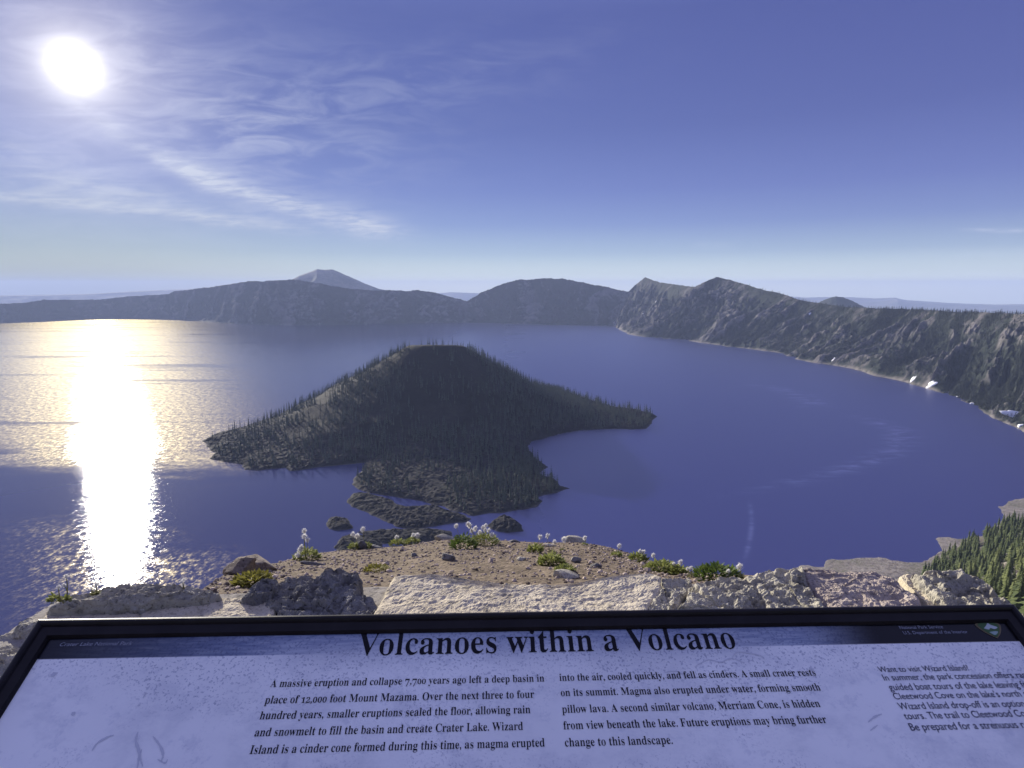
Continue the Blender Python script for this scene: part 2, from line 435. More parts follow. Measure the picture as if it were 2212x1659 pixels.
def peak(name, sil, dist, base_z, foot, mat, label, jag=4.0, seed=0, cat=None):
    """a far mountain: ridge on the photo's skyline at one distance, sloping to both sides"""
    sil = np.array(sil, float); n = 260
    xs = np.linspace(sil[0, 0], sil[-1, 0], n); ys = np.interp(xs, sil[:, 0], sil[:, 1])
    R = np.array([at_d(x, y, dist) for x, y in zip(xs, ys)])
    u = R[:, :2]/np.linalg.norm(R[:, :2], axis=1)[:, None]
    arc = np.concatenate([[0], np.cumsum(np.linalg.norm(np.diff(R, axis=0), axis=1))])
    rows = []
    offs = np.concatenate([np.linspace(-1, 0, 26), np.linspace(0, 1, 12)[1:]])
    hmax = R[:, 2].max()-base_z
    for o_ in offs:
        q = R.copy(); w_ = foot*np.maximum((R[:, 2]-base_z)/hmax, .05)
        q[:, 0] += u[:, 0]*w_*o_; q[:, 1] += u[:, 1]*w_*o_
        k = 1-abs(o_)
        q[:, 2] = base_z+(R[:, 2]-base_z)*(k*.55+k*k*.45)
        q[:, 2] += fbm(arc/420, arc*0+o_*foot/420, seed=seed, octv=4, ridged=True)*hmax*.09*math.sin(math.pi*k)
        if o_ == 0: q[:, 2] += np.abs(vnoise(arc/25, arc*0, seed=seed+2))*jag
        rows.append(q)
    P = np.array(rows)
    me = mesh_np(name, P.reshape(-1, 3), grid_faces(len(offs), n), mat, True, np.zeros((P.shape[0]*n, 2)))
    return tag(link(name, me), label, cat or name, kind='structure')
peak('mountain', [(560, 640), (600, 622), (632, 603.5), (645, 596), (670, 587), (685, 581.5), (700, 583), (718, 582), (730, 587), (760, 600), (790, 613.5), (820, 624.5), (842, 628), (880, 640)],
     11500, 100, 2200, M_SCOTT, 'flat topped blue volcanic peak rising behind the dark rim ridge', 4, 80)
peak('hills', [(1740, 668), (1766, 655), (1780, 649), (1797, 642.5), (1809, 641), (1822, 643), (1840, 650), (1856, 658), (1871, 665), (1890, 672)],
     7600, -100, 900, M_FAR, 'small dark rounded cone behind the right plateau', 7, 90)
peak('hills', [(-500, 638), (0, 638.5), (120, 636.5), (206, 634), (280, 629.5), (330, 627), (380, 625), (430, 623.5), (480, 627), (560, 634)],
     27000, PLAIN_Z-20, 5000, M_HAZED, 'distant pale blue hills on the left horizon', 6, 100)
peak('hills', [(900, 640), (940, 634), (975, 631), (1010, 632.5), (1050, 634), (1100, 640)],
     29000, PLAIN_Z-20, 4000, M_HAZED, 'faint distant hills in the gap between the two rim mountains', 6, 110)
peak('hills', [(1560, 655), (1660, 645), (1700, 640), (1740, 643), (1770, 642), (1838, 642), (1890, 644.5), (1935, 643), (1950, 647.5), (2000, 651), (2060, 655), (2150, 658), (2212, 657), (2400, 655), (2900, 654)],
     31000, PLAIN_Z-20, 4000, M_HAZED, 'faint hazy hills on the right horizon', 6, 120)
peak('hills', [(1560, 665), (1700, 658), (1850, 656), (1905, 650.5), (1940, 646.5), (1960, 650.5), (2010, 655), (2100, 659.5), (2212, 661), (2500, 661)],
     27000, PLAIN_Z-20, 3500, M_HAZED, 'low bluish hills in front of the hazy right horizon', 6, 130)
# plain beyond the rim
th_ = np.linspace(-1.25, 1.25, 90); rr = np.array([9500, 12000, 16000, 21000, 27000, 36000])
P = np.stack([np.outer(rr, np.sin(th_)), np.outer(rr, np.cos(th_)), np.full((len(rr), len(th_)), PLAIN_Z)], -1)
tag(link('plain', mesh_np('plain', P.reshape(-1, 3), grid_faces(len(rr), len(th_)), M_PLAIN, True)), 'pale hazy basin floor far beyond the right plateau', 'plain', kind='structure')

# ------------------------------------------------------------------ lake
def make_water():
    m, t, b = material('lake_water', 1.0, 0.0)
    geo = nd(t, 'ShaderNodeNewGeometry').outputs['Position']
    s = nd(t, 'ShaderNodeSeparateXYZ'); t.links.new(geo, s.inputs[0]); px, py = X(s.outputs[0]), X(s.outputs[1])
    big = noise(t, mapping(t, geo, (.0016, .004, 1), (0, 0, .25)), 1.0, 5, .6, .6)-.5
    wav = noise(t, mapping(t, geo, (.006, .02, 1), (0, 0, .12)), 1.0, 4, .6, .3)-.5
    yy = py+big*520+wav*160+px*.10
    far = yy.step(1130, 1380)                     # ruffled open water beyond the island
    near = 1.0-yy.step(800, 960)                  # ruffled again below the rim
    tex = noise(t, mapping(t, geo, (.05, .10, 1)), 1.0, 3, .6)
    lanes = noise(t, mapping(t, geo, (.0009, .0065, 1), (0, 0, .1)), 1.0, 5, .62, .5)
    calm = lanes.step(.54, .66)
    mid = (1.0-far)*(1.0-near)
    ruf = far*(.165-.05*calm)+near*.105+mid*.082+(px/py).step(-.12, .10)*.22
    sp1 = noise(t, mapping(t, geo, (.075, .055, 1), (0, 0, .3)), 1.0, 3, .7)
    sp2 = noise(t, mapping(t, geo, (.24, .13, 1), (0, 0, -.2)), 1.0, 3, .7)
    spark = (sp1*.5+sp2*.5).step(.42, .66)
    ruf = ruf+wav*.05+spark*(mid*.10+near*.09+far*.05)*(1.0-(px/py).step(-.3, -.1))
    g1 = nd(t, 'ShaderNodeBsdfAnisotropic', distribution='BECKMANN'); put(t, g1.inputs['Roughness'], ruf)
    g2 = nd(t, 'ShaderNodeBsdfAnisotropic', distribution='BECKMANN'); put(t, g2.inputs['Roughness'], far*.48+near*.37+mid*.36)
    g2.inputs['Color'].default_value = (1, .86, .50, 1)
    wide = far*(1.0-.6*calm)*(spark*.042+.009)+near*spark*spark*.040*(px/py+.665).gauss(.19)+mid*sp2.step(.66, .74)*.008
    wide = wide*(1.0-(px/py).step(-.28, .0)*.9)
    fres = nd(t, 'ShaderNodeFresnel'); fres.inputs['IOR'].default_value = 1.333
    # colour of the deep water, with two pale slicks and shoals near the right shore
    cx_, cz = (1900, 950), (1620, 1160)
    def slick(pts, w, amp, tex_):
        q = np.array([on_z(*p) for p in pts]); c = np.polyfit(q[:, 1], q[:, 0], 2)
        d = px-(py*py*float(c[0])+py*float(c[1])+float(c[2]))
        y0, y1 = float(q[:, 1].min()), float(q[:, 1].max()); f = (y1-y0)*.18
        return d.gauss(w)*py.step(y0-f, y0+f)*(1.0-py.step(y1-f, y1+f))*tex_*amp
    pat = noise(t, mapping(t, geo, (.012, .03, 1)), 1.0, 5, .65, .8).step(.35, .7)
    sl = slick([(1620, 1090), (1622, 1150), (1611, 1200)], 4.5, .30, pat*.5+.5)
    sl = sl+slick([(1880, 905), (1945, 945), (1850, 1010), (1700, 1045)], 42., .38, pat)
    sl = sl+slick([(1640, 832), (1700, 845), (1760, 880)], 55., .28, pat)
    c = mixc(t, (px/py).step(-.30, -.02), (.042, .047, .128), (.013, .015, .105))  # paler on the left: sky reflection put into the base colour
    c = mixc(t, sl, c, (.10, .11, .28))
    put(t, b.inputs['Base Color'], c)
    # ripples: crests a few metres apart near the rim, fading into roughness farther out
    r1 = noise(t, mapping(t, geo, (.16, .30, 1), (0, 0, -.25)), 1.0, 3, .6)
    r2 = noise(t, mapping(t, geo, (.5, .8, 1), (0, 0, .3)), 1.0, 2, .5)
    bp = nd(t, 'ShaderNodeBump'); bp.inputs['Strength'].default_value = .12; bp.inputs['Distance'].default_value = 1.6
    put(t, bp.inputs['Height'], r1*.8+r2*.35+tex*.6); t.links.new(bp.outputs[0], g1.inputs['Normal'])
    m1 = nd(t, 'ShaderNodeMixShader'); put(t, m1.inputs[0], fres.outputs[0]); t.links.new(b.outputs[0], m1.inputs[1]); t.links.new(g1.outputs[0], m1.inputs[2])
    m2 = nd(t, 'ShaderNodeMixShader'); put(t, m2.inputs[0], wide); t.links.new(m1.outputs[0], m2.inputs[1]); t.links.new(g2.outputs[0], m2.inputs[2])
    g3 = nd(t, 'ShaderNodeBsdfAnisotropic', distribution='BECKMANN'); g3.inputs['Roughness'].default_value = .46
    g3.inputs['Color'].default_value = (.96, .92, 1, 1)
    m3 = nd(t, 'ShaderNodeMixShader'); put(t, m3.inputs[0], (px/py).step(-.25, .0)*(.19+.45*pat*sl)+sl*.25); t.links.new(m2.outputs[0], m3.inputs[1]); t.links.new(g3.outputs[0], m3.inputs[2]); m2 = m3
    out_ = [n for n in t.nodes if n.type == 'OUTPUT_MATERIAL'][0]; t.links.new(m2.outputs[0], out_.inputs[0])
    sh = [on_z(*a) for a, _ in LEFT]+[on_z(*a) for a, _ in DUTTON[3:-2]]+[on_z(*a) for a, _ in RIGHT]
    sh = [p for p in sh]
    out = []
    for p in sh:
        r_ = math.hypot(p[0], p[1]); g_ = min(160.0, r_*.045)
        out.append((p[0]*(1+g_/r_), p[1]*(1+g_/r_), 0))
    out += [(2600, 900, 0), (2400, 60, 0), (-2600, 60, 0), (-6500, 2500, 0)]
    me = bpy.data.meshes.new('water'); me.from_pydata([tuple(map(float, p)) for p in out], [], [tuple(range(len(out)))])
    me.materials.append(m); me.update()
    if me.polygons[0].normal.z < 0: me.flip_normals()
    tag(link('water', me), 'deep blue violet lake with a dazzling sun path', 'water', kind='structure')
make_water()

# ------------------------------------------------------------------ island
def isl(pts): return [(384+x*.496, 685.8+y*.496) for x, y in pts]
ISLAND_PX = isl([(100, 540), (122, 552), (130, 562), (155, 590), (143, 614), (205, 628), (280, 642), (292, 662), (345, 668), (400, 662), (470, 655), (500, 668), (560, 660), (620, 650), (700, 643), (770, 638), (812, 634),
                 (800, 668), (768, 700), (763, 728), (790, 748), (840, 762), (900, 776), (960, 785), (1030, 795), (1080, 808), (1150, 822), (1220, 848), (1290, 861), (1350, 852), (1420, 851), (1500, 840), (1560, 826), (1592, 800), (1560, 785),
                 (1620, 772), (1680, 756), (1707, 745), (1660, 735), (1640, 702), (1590, 690), (1578, 676), (1612, 652), (1585, 628), (1560, 612), (1535, 588), (1518, 560), (1540, 540), (1600, 525), (1660, 508), (1750, 492), (1830, 488), (1900, 485), (1980, 488), (2040, 484), (2062, 462), (2066, 446), (2090, 432),
                 (2060, 418), (2000, 402), (1900, 392), (1800, 360), (1650, 315), (1400, 300), (1150, 295), (900, 300), (700, 330), (540, 380), (420, 440), (355, 462), (250, 490), (165, 508)])
ISLAND = np.array([on_z(*p) for p in ISLAND_PX])[:, :2]
APEX = at_d(944, 748, 1890.0)
CONE_R = np.array([0, 50, 80, 92, 158, 272, 351, 406, 478, 540, 620, 900]); CONE_Z = np.array([222, 222, 221, 217, 178, 113, 73, 52, 28, 13, 4, 0])
def island_z(x, y, poly=ISLAND, cone=True, rough=1.0, seed=200):
    sd = poly_sd(x, y, poly)+fbm(x/35, y/35, seed=seed, octv=3)*6
    lava = (1-np.exp(-np.clip(sd, 0, None)/22))*(6+5*fbm(x/60, y/60, seed=seed+1, octv=3))
    lump = fbm(x/13, y/13, seed=seed+2, octv=4, ridged=True, gain=.6)*3.2*rough*np.clip(sd/10, 0, 1)
    z = np.where(sd > 0, .5+lava+lump, np.maximum(sd*.35, -4))
    if cone:
        r = np.hypot((x-APEX[0])*(1+.05*np.sign(x-APEX[0])), (y-APEX[1]))
        r = r*(1+.05*fbm(x/200, y/200, seed=9, octv=2))
        cz = np.interp(r, CONE_R, CONE_Z)*np.clip(sd/160, 0, 1)**.55
        cz = cz-np.clip(y-APEX[1], -95, 95)*.12*np.clip((170-r)/80, 0, 1)
        gul = fbm(np.arctan2(y-APEX[1], x-APEX[0])*7, r/200, seed=seed+7, octv=3)*2.5*np.clip(r/120-.6, 0, 1)
        z = z*np.clip(1-cz/60, .15, 1)+cz+gul*np.clip(cz/30, 0, 1)
    return z
def height_mesh(name, fn, x0, x1, y0, y1, st, mat, cut=-1.5):
    xs = np.arange(x0, x1+st, st); ys = np.arange(y0, y1+st, st)
    gx_, gy_ = np.meshgrid(xs, ys)
    jx = gx_+(_hash(gx_/st, gy_/st, gx_*0, 5)-.5)*st*.5; jy = gy_+(_hash(gx_/st, gy_/st, gx_*0, 6)-.5)*st*.5
    z = fn(jx, jy)
    f = grid_faces(*gx_.shape); zf = z.ravel()[f].max(1); f = f[zf > cut]
    used = np.unique(f); mp = np.zeros(gx_.size, np.int64); mp[used] = np.arange(len(used))
    V = np.stack([jx, jy, z], -1).reshape(-1, 3)[used]
    return mesh_np(name, V, mp[f], mat, False)
def lava_mat():
    m, t, b = material('lava_rock', .95, .1)
    geo = nd(t, 'ShaderNodeNewGeometry').outputs['Position']
    s = nd(t, 'ShaderNodeSeparateXYZ'); t.links.new(geo, s.inputs[0]); z = X(s.outputs[2])
    n = noise(t, geo, .06, 6, .7); n2 = noise(t, geo, .012, 5, .6)
    c = mixc(t, n.step(.35, .7), (.011, .0108, .012), (.036, .034, .036))
    cone = mixc(t, (n*.5+n2*.6).step(.45, .7), (.011, .0105, .010), (.025, .023, .020))
    c = mixc(t, z.step(16, 55), c, cone)
    c = mixc(t, (n2*.7+n*.4).step(.60, .72)*.6, c, (.03, .035, .02))
    c = mixc(t, (1.0-z.step(.5, 2.0))*.5, c, (.11, .10, .095))
    put(t, b.inputs['Base Color'], c)
    bump(t, b, n, .7, 3.0)
    return m
M_LAVA = lava_mat()
bb = (ISLAND[:, 0].min()-20, ISLAND[:, 0].max()+20, ISLAND[:, 1].min()-20, ISLAND[:, 1].max()+20)
tag(link('island', height_mesh('island', island_z, *bb, 4.0, M_LAVA)), 'dark wooded cinder cone island with a lava shore in the lake', 'island', kind='structure')
ISLETS = [([(762, 765), (735, 800), (760, 825), (830, 850), (880, 880), (960, 912), (1020, 922), (1080, 917), (1190, 898), (1262, 890), (1274, 876), (1230, 855), (1165, 838), (1130, 818), (1060, 822), (1000, 826), (950, 815), (930, 795), (880, 780), (830, 765)], 'long low black lava islet in front of the island, beside the pale pond', 7),
          ([(648, 897), (660, 920), (700, 928), (740, 922), (765, 918), (752, 895), (735, 875), (690, 868), (660, 876)], 'small round lava islet left of the island lobe', 9),
          ([(1345, 908), (1390, 930), (1440, 937), (1502, 930), (1490, 900), (1460, 878), (1425, 862), (1385, 880)], 'cone shaped lava islet right of the long lava islet', 13),
          ([(790, 935), (840, 965), (900, 985), (1020, 985), (1110, 975), (1200, 952), (1185, 930), (1100, 920), (980, 922), (880, 925)], 'flat lava islet half hidden behind the dirt edge', 6),
          ([(684, 1000), (700, 1030), (800, 1040), (900, 1010), (880, 975), (840, 955), (760, 950), (710, 965)], 'steep black lava islet behind the small plant at the dirt edge', 12)]
for pts, lab, hh in ISLETS:
    poly = np.array([on_z(*p) for p in isl(pts)])[:, :2]
    def fn(x, y, poly=poly, hh=hh):
        sd = poly_sd(x, y, poly)+fbm(x/12, y/12, seed=301, octv=3)*3
        return np.where(sd > 0, .3+(1-np.exp(-np.clip(sd, 0, None)/14))*hh*(1+.3*fbm(x/30, y/30, seed=303))+fbm(x/9, y/9, seed=302, octv=4, ridged=True)*2.4*np.clip(sd/6, 0, 1), np.maximum(sd*.4, -3))
    tag(link('islet', height_mesh('islet', fn, poly[:, 0].min()-12, poly[:, 0].max()+12, poly[:, 1].min()-12, poly[:, 1].max()+12, 2.2, M_LAVA)), lab, 'islet', 'lava islets off the island')

# ------------------------------------------------------------------ near slope, right and below the viewpoint
SHORE = [(1000, 1330), (1700, 1310), (1900, 1290), (1965, 1262), (2000, 1236), (2030, 1212), (2075, 1184), (2120, 1160), (2165, 1124), (2212, 1104), (2300, 1075), (2450, 1040), (2700, 1010)]
def dep_of(px, py): r = ray(px, py); return math.atan2(-r[2], math.hypot(r[0], r[1]))
sh_az = np.array([math.atan2(ray(*p)[0], ray(*p)[1]) for p in SHORE]); sh_dep = np.array([dep_of(*p) for p in SHORE])
ORD = np.argsort(sh_az); sh_az, sh_dep = sh_az[ORD], sh_dep[ORD]
def slope_profile(az):
    """(distance, depression) knots of the near slope along one azimuth"""
    ds = np.interp(az, sh_az, sh_dep)
    return ds
def slope_z(az, d):
    az = np.asarray(az, float); d = np.asarray(d, float)
    dep = np.interp(az, sh_az, sh_dep)
    ds = ZC/np.tan(dep)
    beach = 4.0
    db = np.maximum(ds-beach, 520)
    k = np.clip((db-d)/(db-470), 0, 1)
    extra = np.radians(6.2)*k+np.radians(9)*np.clip((470-d)/420, 0, 1)+np.radians(16)*np.clip((50-d)/40, 0, 1)
    # keep the slope hidden left of the forest's edge
    z = ZC-d*np.tan(dep*0+np.interp(0, [0], [0])+np.minimum(dep+extra, np.radians(70)))
    zb = np.clip((ds-beach-d)*.3, -14, 3.0)+1.0
    z = np.where(d > ds-beach, zb, np.maximum(z+2.0, 2.0))
    x = np.sin(az)*d; y = np.cos(az)*d
    return z+fbm(x/40, y/40, seed=410, octv=4)*np.clip((d-40)/200, 0, 1)*np.where(d > ds-beach, .8, 4.0)
def slope_mat(name='talus', k=1.0):
    m, t, b = material(name, .95, .1)
    geo = nd(t, 'ShaderNodeNewGeometry').outputs['Position']
    n = noise(t, geo, .12, 6, .65); n2 = noise(t, geo, .02, 5, .6)
    v = nd(t, 'ShaderNodeTexVoronoi'); v.inputs['Scale'].default_value = .45; t.links.new(geo, v.inputs['Vector'])
    c = mixc(t, n.step(.35, .65), tuple(q*k for q in (.15, .13, .11)), tuple(q*k for q in (.30, .265, .225)))
    c = mixc(t, (n2*.6+n*.5).step(.55, .68)*.7, c, (.075, .085, .04))
    c = mixc(t, X(v.outputs['Distance']).step(.25, .9)*.35*k, c, (.42, .38, .34))
    put(t, b.inputs['Base Color'], c); bump(t, b, n+X(v.outputs['Distance'])*.4, .7, .8)
    return m
M_TALUS = slope_mat()
M_SLOPE = slope_mat('wooded_talus', .38)
az_ = np.concatenate([np.linspace(-1.1, azimuth(1650), 60)[:-1], np.linspace(azimuth(1650), azimuth(2260), 330)[:-1], np.linspace(azimuth(2260), 1.2, 40)])
dd = np.concatenate([np.geomspace(9, 500, 60)[:-1], np.linspace(500, 1250, 190)])
A_, D_ = np.meshgrid(az_, dd)
Z_ = slope_z(A_, D_)
tag(link('slope', mesh_np('slope', np.stack([np.sin(A_)*D_, np.cos(A_)*D_, Z_], -1).reshape(-1, 3), grid_faces(*A_.shape), M_SLOPE, True)),
    'steep wooded talus slope dropping to the lake on the right', 'slope', kind='structure')
BEACH = [(1722, 1300), (1722, 1234), (1729, 1222), (1745, 1221), (1765, 1225), (1781, 1224), (1784, 1212), (1792, 1208), (1820, 1209), (1850, 1206), (1876, 1204), (1896, 1203), (1915, 1207), (1930, 1211), (1960, 1215), (1987, 1215), (2012, 1205), (2036, 1190), (2030, 1178),
         (2022, 1166), (2026, 1160), (2048, 1159), (2070, 1164), (2090, 1164), (2110, 1160), (2127, 1156), (2150, 1140), (2170, 1118), (2160, 1101), (2158, 1094), (2172, 1092), (2180, 1083), (2200, 1078), (2230, 1074), (2300, 1056), (2400, 1035), (2400, 1120), (2212, 1170), (2100, 1235), (2000, 1300)]
BEACH_W = np.array([on_z(*p) for p in BEACH])[:, :2]
def beach_z(x, y):
    sd = poly_sd(x, y, BEACH_W)+fbm(x/14, y/14, seed=431, octv=4)*3.0
    return np.where(sd > 0, .15+np.clip(sd, 0, 60)*.05, sd*.25)+fbm(x/5, y/5, seed=430, octv=3)*.35*np.clip(sd/4, 0, 1)
tag(link('beach', height_mesh('beach', beach_z, BEACH_W[:, 0].min()-20, BEACH_W[:, 0].max()+20, BEACH_W[:, 1].min()-20, BEACH_W[:, 1].max()+20, 3.0, M_TALUS)),
    'pale stony beach spits at the foot of the wooded slope', 'beach', kind='structure')

# ------------------------------------------------------------------ conifers
def conifer(h, r, tiers, per, rng, lean=0.0, low=.06, tris=2, sparse=0.0):
    """crown of drooping branches: every branch is a small folded blade"""
    V, Fc = [], []
    n = 0
    for i in range(tiers):
        f = i/(tiers-1) if tiers > 1 else 0
        z0 = h*(low+(.965-low)*f)
        rad = r*((1-f)**.85)*(.72+.5*rng.random())+r*.05
        for j in range(per):
            if rng.random() < sparse: continue
            a = 2*math.pi*(j+rng.random()*.8)/per+i*1.3
            q = rad*(.6+.6*rng.random())
            dr = q*(.25+.35*rng.random())
            w = q*(.30+.20*rng.random())+.02*h/10
            ca, sa = math.cos(a), math.sin(a)
            top = (0, 0, z0+h/tiers*.75); tip = (ca*q, sa*q, z0-dr)
            l = (ca*q*.45-sa*w, sa*q*.45+ca*w, z0-dr*.25); rr_ = (ca*q*.45+sa*w, sa*q*.45-ca*w, z0-dr*.25)
            if tris == 2:
                V += [top, l, tip, rr_]; Fc += [(n, n+1, n+2), (n, n+2, n+3)]; n += 4
            else:
                V += [top, (ca*q-sa*w, sa*q+ca*w, z0-dr), (ca*q+sa*w, sa*q-ca*w, z0-dr)]; Fc += [(n, n+1, n+2)]; n += 3
    # leader
    V += [(-.012*h, 0, h*.9), (.012*h, 0, h*.9), (0, 0, h)]; Fc += [(n, n+1, n+2)]; n += 3
    V += [(0, -.012*h, h*.9), (0, .012*h, h*.9), (0, 0, h)]; Fc += [(n, n+1, n+2)]
    return np.array(V), np.array(Fc)
def trunk_mesh(h, r):
    k = 6; rows = [(0, r), (.35*h, r*.75), (.94*h, r*.18)]
    V = [(math.cos(2*math.pi*j/k)*q, math.sin(2*math.pi*j/k)*q, z) for z, q in rows for j in range(k)]
    return np.array(V), grid_faces(3, k, True)
def foliage(name, a, b_, var=.25):
    m, t, b = material(name, .8, .15)
    geo = nd(t, 'ShaderNodeNewGeometry').outputs['Position']
    oi = nd(t, 'ShaderNodeObjectInfo')
    n = noise(t, geo, .35, 3, .6); n2 = noise(t, geo, .03, 3, .5)
    put(t, b.inputs['Base Color'], mixc(t, (n*.5+n2*.4+X(oi.outputs['Random'])*var).step(.3, .8), a, b_))
    b.inputs['Subsurface Weight'].default_value = 0.0
    return m
M_PINE = foliage('pine_needles', (.042, .062, .024), (.14, .16, .055), .35)
M_DARK = foliage('dark_needles', (.022, .034, .028), (.070, .090, .062))
M_RIMT = foliage('rim_needles', (.012, .017, .014), (.032, .040, .028))
M_BARK = material('bark', .95, .1)[0]; M_BARK.node_tree.nodes['Principled BSDF'].inputs['Base Color'].default_value = (.11, .085, .065, 1)

rng = random.Random(5)
KINDS = []
for k in range(7):
    h = 1.0
    v, f = conifer(20, 4.3+1.2*rng.random(), 15, 9, rng, sparse=.08)
    KINDS.append((mesh_np('crown', v, f, M_PINE), mesh_np('trunk', *trunk_mesh(20, .28), M_BARK)))
GREY = material('dead_wood', .9, .1)[0]; GREY.node_tree.nodes['Principled BSDF'].inputs['Base Color'].default_value = (.25, .23, .21, 1)
v, f = conifer(20, 1.9, 13, 5, rng, sparse=.45)
KINDS.append((mesh_np('crown', v, f, GREY), mesh_np('trunk', *trunk_mesh(20, .36), GREY)))
proto_pine = {}
def place_tree(kind, loc, h, rot, label, group, mats=None):
    cr, tr = KINDS[kind]
    if kind not in proto_pine:
        r_ = root('conifer', (0, 0, 0), label, 'conifer', group)
        c = link('crown', cr, r_); t_ = link('trunk', tr, r_); proto_pine[kind] = (r_, c, t_)
    else:
        r0, c0, t0 = proto_pine[kind]
        r_ = r0.copy(); COL.objects.link(r_)
        for q in (c0, t0):
            g = q.copy(); COL.objects.link(g); g.parent = r_
    r_.location = tuple(float(q) for q in loc); s = h/20.0
    r_.scale = (s*rng.uniform(.85, 1.2), s*rng.uniform(.85, 1.2), s); r_.rotation_euler = (0, 0, rot)
    r_['label'] = label; r_['group'] = group
    return r_
# near slope stand: crowns cover the slope right of its forest edge
FOREST_EDGE = [(1085, 2176), (1100, 2166), (1130, 2146), (1160, 2100), (1185, 2055), (1205, 2030), (1225, 2012), (1240, 1996), (1330, 1990)]
fe_y = [a for a, b in FOREST_EDGE]; fe_x = [b for a, b in FOREST_EDGE]
def ray_slope(px, py):
    az = math.atan2(ray(px, py)[0], ray(px, py)[1]); dep = dep_of(px, py)
    ds = np.linspace(60, 1300, 900)
    gap = ZC-ds*math.tan(dep)-slope_z(np.full_like(ds, az), ds)
    hit = int(np.argmax(gap < 0))
    return (az, ds[hit]) if gap[hit] < 0 else None
cand = []
tries = 0
while len(cand) < 620 and tries < 14000:
    tries += 1
    px = rng.uniform(1985, 2270); py = rng.uniform(1100, 1330)
    if px < np.interp(py, fe_y, fe_x): continue
    if py > 1232 and px > 2150 and rng.random() < .75: continue       # bouldery clearing
    q = ray_slope(px, py)
    if q is None or q[1] < 300: continue
    az, d = q; p = (math.sin(az)*d, math.cos(az)*d)
    if float(slope_z(az, d)) < 2.5: continue
    if any((p[0]-c[0])**2+(p[1]-c[1])**2 < 3.0**2 for c in cand): continue
    cand.append((p[0], p[1], d, az, px))
cand.sort(key=lambda c: c[2])
NEAR_EXTRA = cand[300:]
for i, (x, y, d, az, px) in enumerate(cand[:300]):
    if i % 33 == 7:
        place_tree(7, (x, y, float(slope_z(az, d))-.6), rng.uniform(15, 23), rng.uniform(0, 6.28), 'bare grey snag among the green conifers of the right slope', 'dead snags on the right slope')
        continue
    place_tree(rng.randrange(7), (x, y, float(slope_z(az, d))-.6), 9+17*rng.random()**.8, rng.uniform(0, 6.28),
               'olive green conifer among the dense stand on the steep slope at right', 'conifers on the right slope')

# island trees
def scatter_island(n, rng):
    out = []
    X0, X1, Y0, Y1 = bb
    k = n*12
    xs = rng.uniform(X0, X1, k); ys = rng.uniform(Y0, Y1, k)
    sd = poly_sd(xs, ys, ISLAND); z = island_z(xs, ys)
    r = np.hypot(xs-APEX[0], ys-APEX[1])
    dens = .42+.9*fbm(xs/55, ys/55, seed=500, octv=3)+.25*np.clip((APEX[0]-xs)/200, 0, 1)*(z > 18)
    dens += .35*np.clip((xs-APEX[0])/250, -1, 1)*(z > 25)             # right flank is the wooded one
    dens -= .50*np.exp(-((xs-APEX[0]-60)/120)**2)*((ys < APEX[1]-60) & (z > 60))
    dens = np.where((r < 100), dens*.10, dens)
    dens = np.where((xs < APEX[0]-430), dens*.55, dens)
    lob = (ys < on_z(1000, 990)[1])
    dens = np.where(lob, np.where((xs > on_z(980, 1050)[0]) & (ys > on_z(1100, 1092)[1]), dens*1.5+.45, dens*.8+.05), dens)
    dens = np.where((xs > APEX[0]+330) & (z < 40), dens+.35, dens)
    ok = (sd > 7) & (rng.random(k) < dens) & (z > 1.0)
    return np.stack([xs, ys, z, sd], 1)[ok][:n]
T = scatter_island(8200, np.random.default_rng(77))
T = T[np.argsort(np.hypot(T[:, 0], T[:, 1]))]
NI = 0
variants = [conifer(20, 2.3+.8*rng.random(), 7, 6, rng, sparse=.1) for _ in range(8)]
def forest_mesh(name, pts, hs, variants, mat, seed=1, wide=1.0):
    r_ = np.random.default_rng(seed); parts = []
    for (x, y, z), h in zip(pts, hs):
        v, f = variants[r_.integers(len(variants))]
        a = r_.uniform(0, 6.28); s = h/20.0; w = s*r_.uniform(.8, 1.3)*wide
        c, sn = math.cos(a)*w, math.sin(a)*w
        q = np.empty_like(v); q[:, 0] = v[:, 0]*c-v[:, 1]*sn+x; q[:, 1] = v[:, 0]*sn+v[:, 1]*c+y; q[:, 2] = v[:, 2]*s+z
        parts.append((q, f))
    return mesh_np(name, *join(parts), mat)
rest = T[NI:]
hs = 9+22*np.random.default_rng(3).random(len(rest))**1.25
tag(link('forest', forest_mesh('forest', rest[:, :3]-np.array([0, 0, .5]), hs, variants, M_DARK, 2)), 'dark conifer forest covering the island cone and its shores', 'forest', kind='stuff')
if NEAR_EXTRA:
    ne = np.array([(x, y, float(slope_z(az, d))-.6) for x, y, d, az, px in NEAR_EXTRA])
    nv = [conifer(20, 4.3+1.2*rng.random(), 12, 8, rng, sparse=.08) for _ in range(5)]
    tag(link('forest', forest_mesh('forest', ne, np.random.default_rng(8).uniform(13, 24, len(ne)), nv, M_PINE, 12)), 'farther conifers of the right slope above the beach spits', 'forest', kind='stuff')
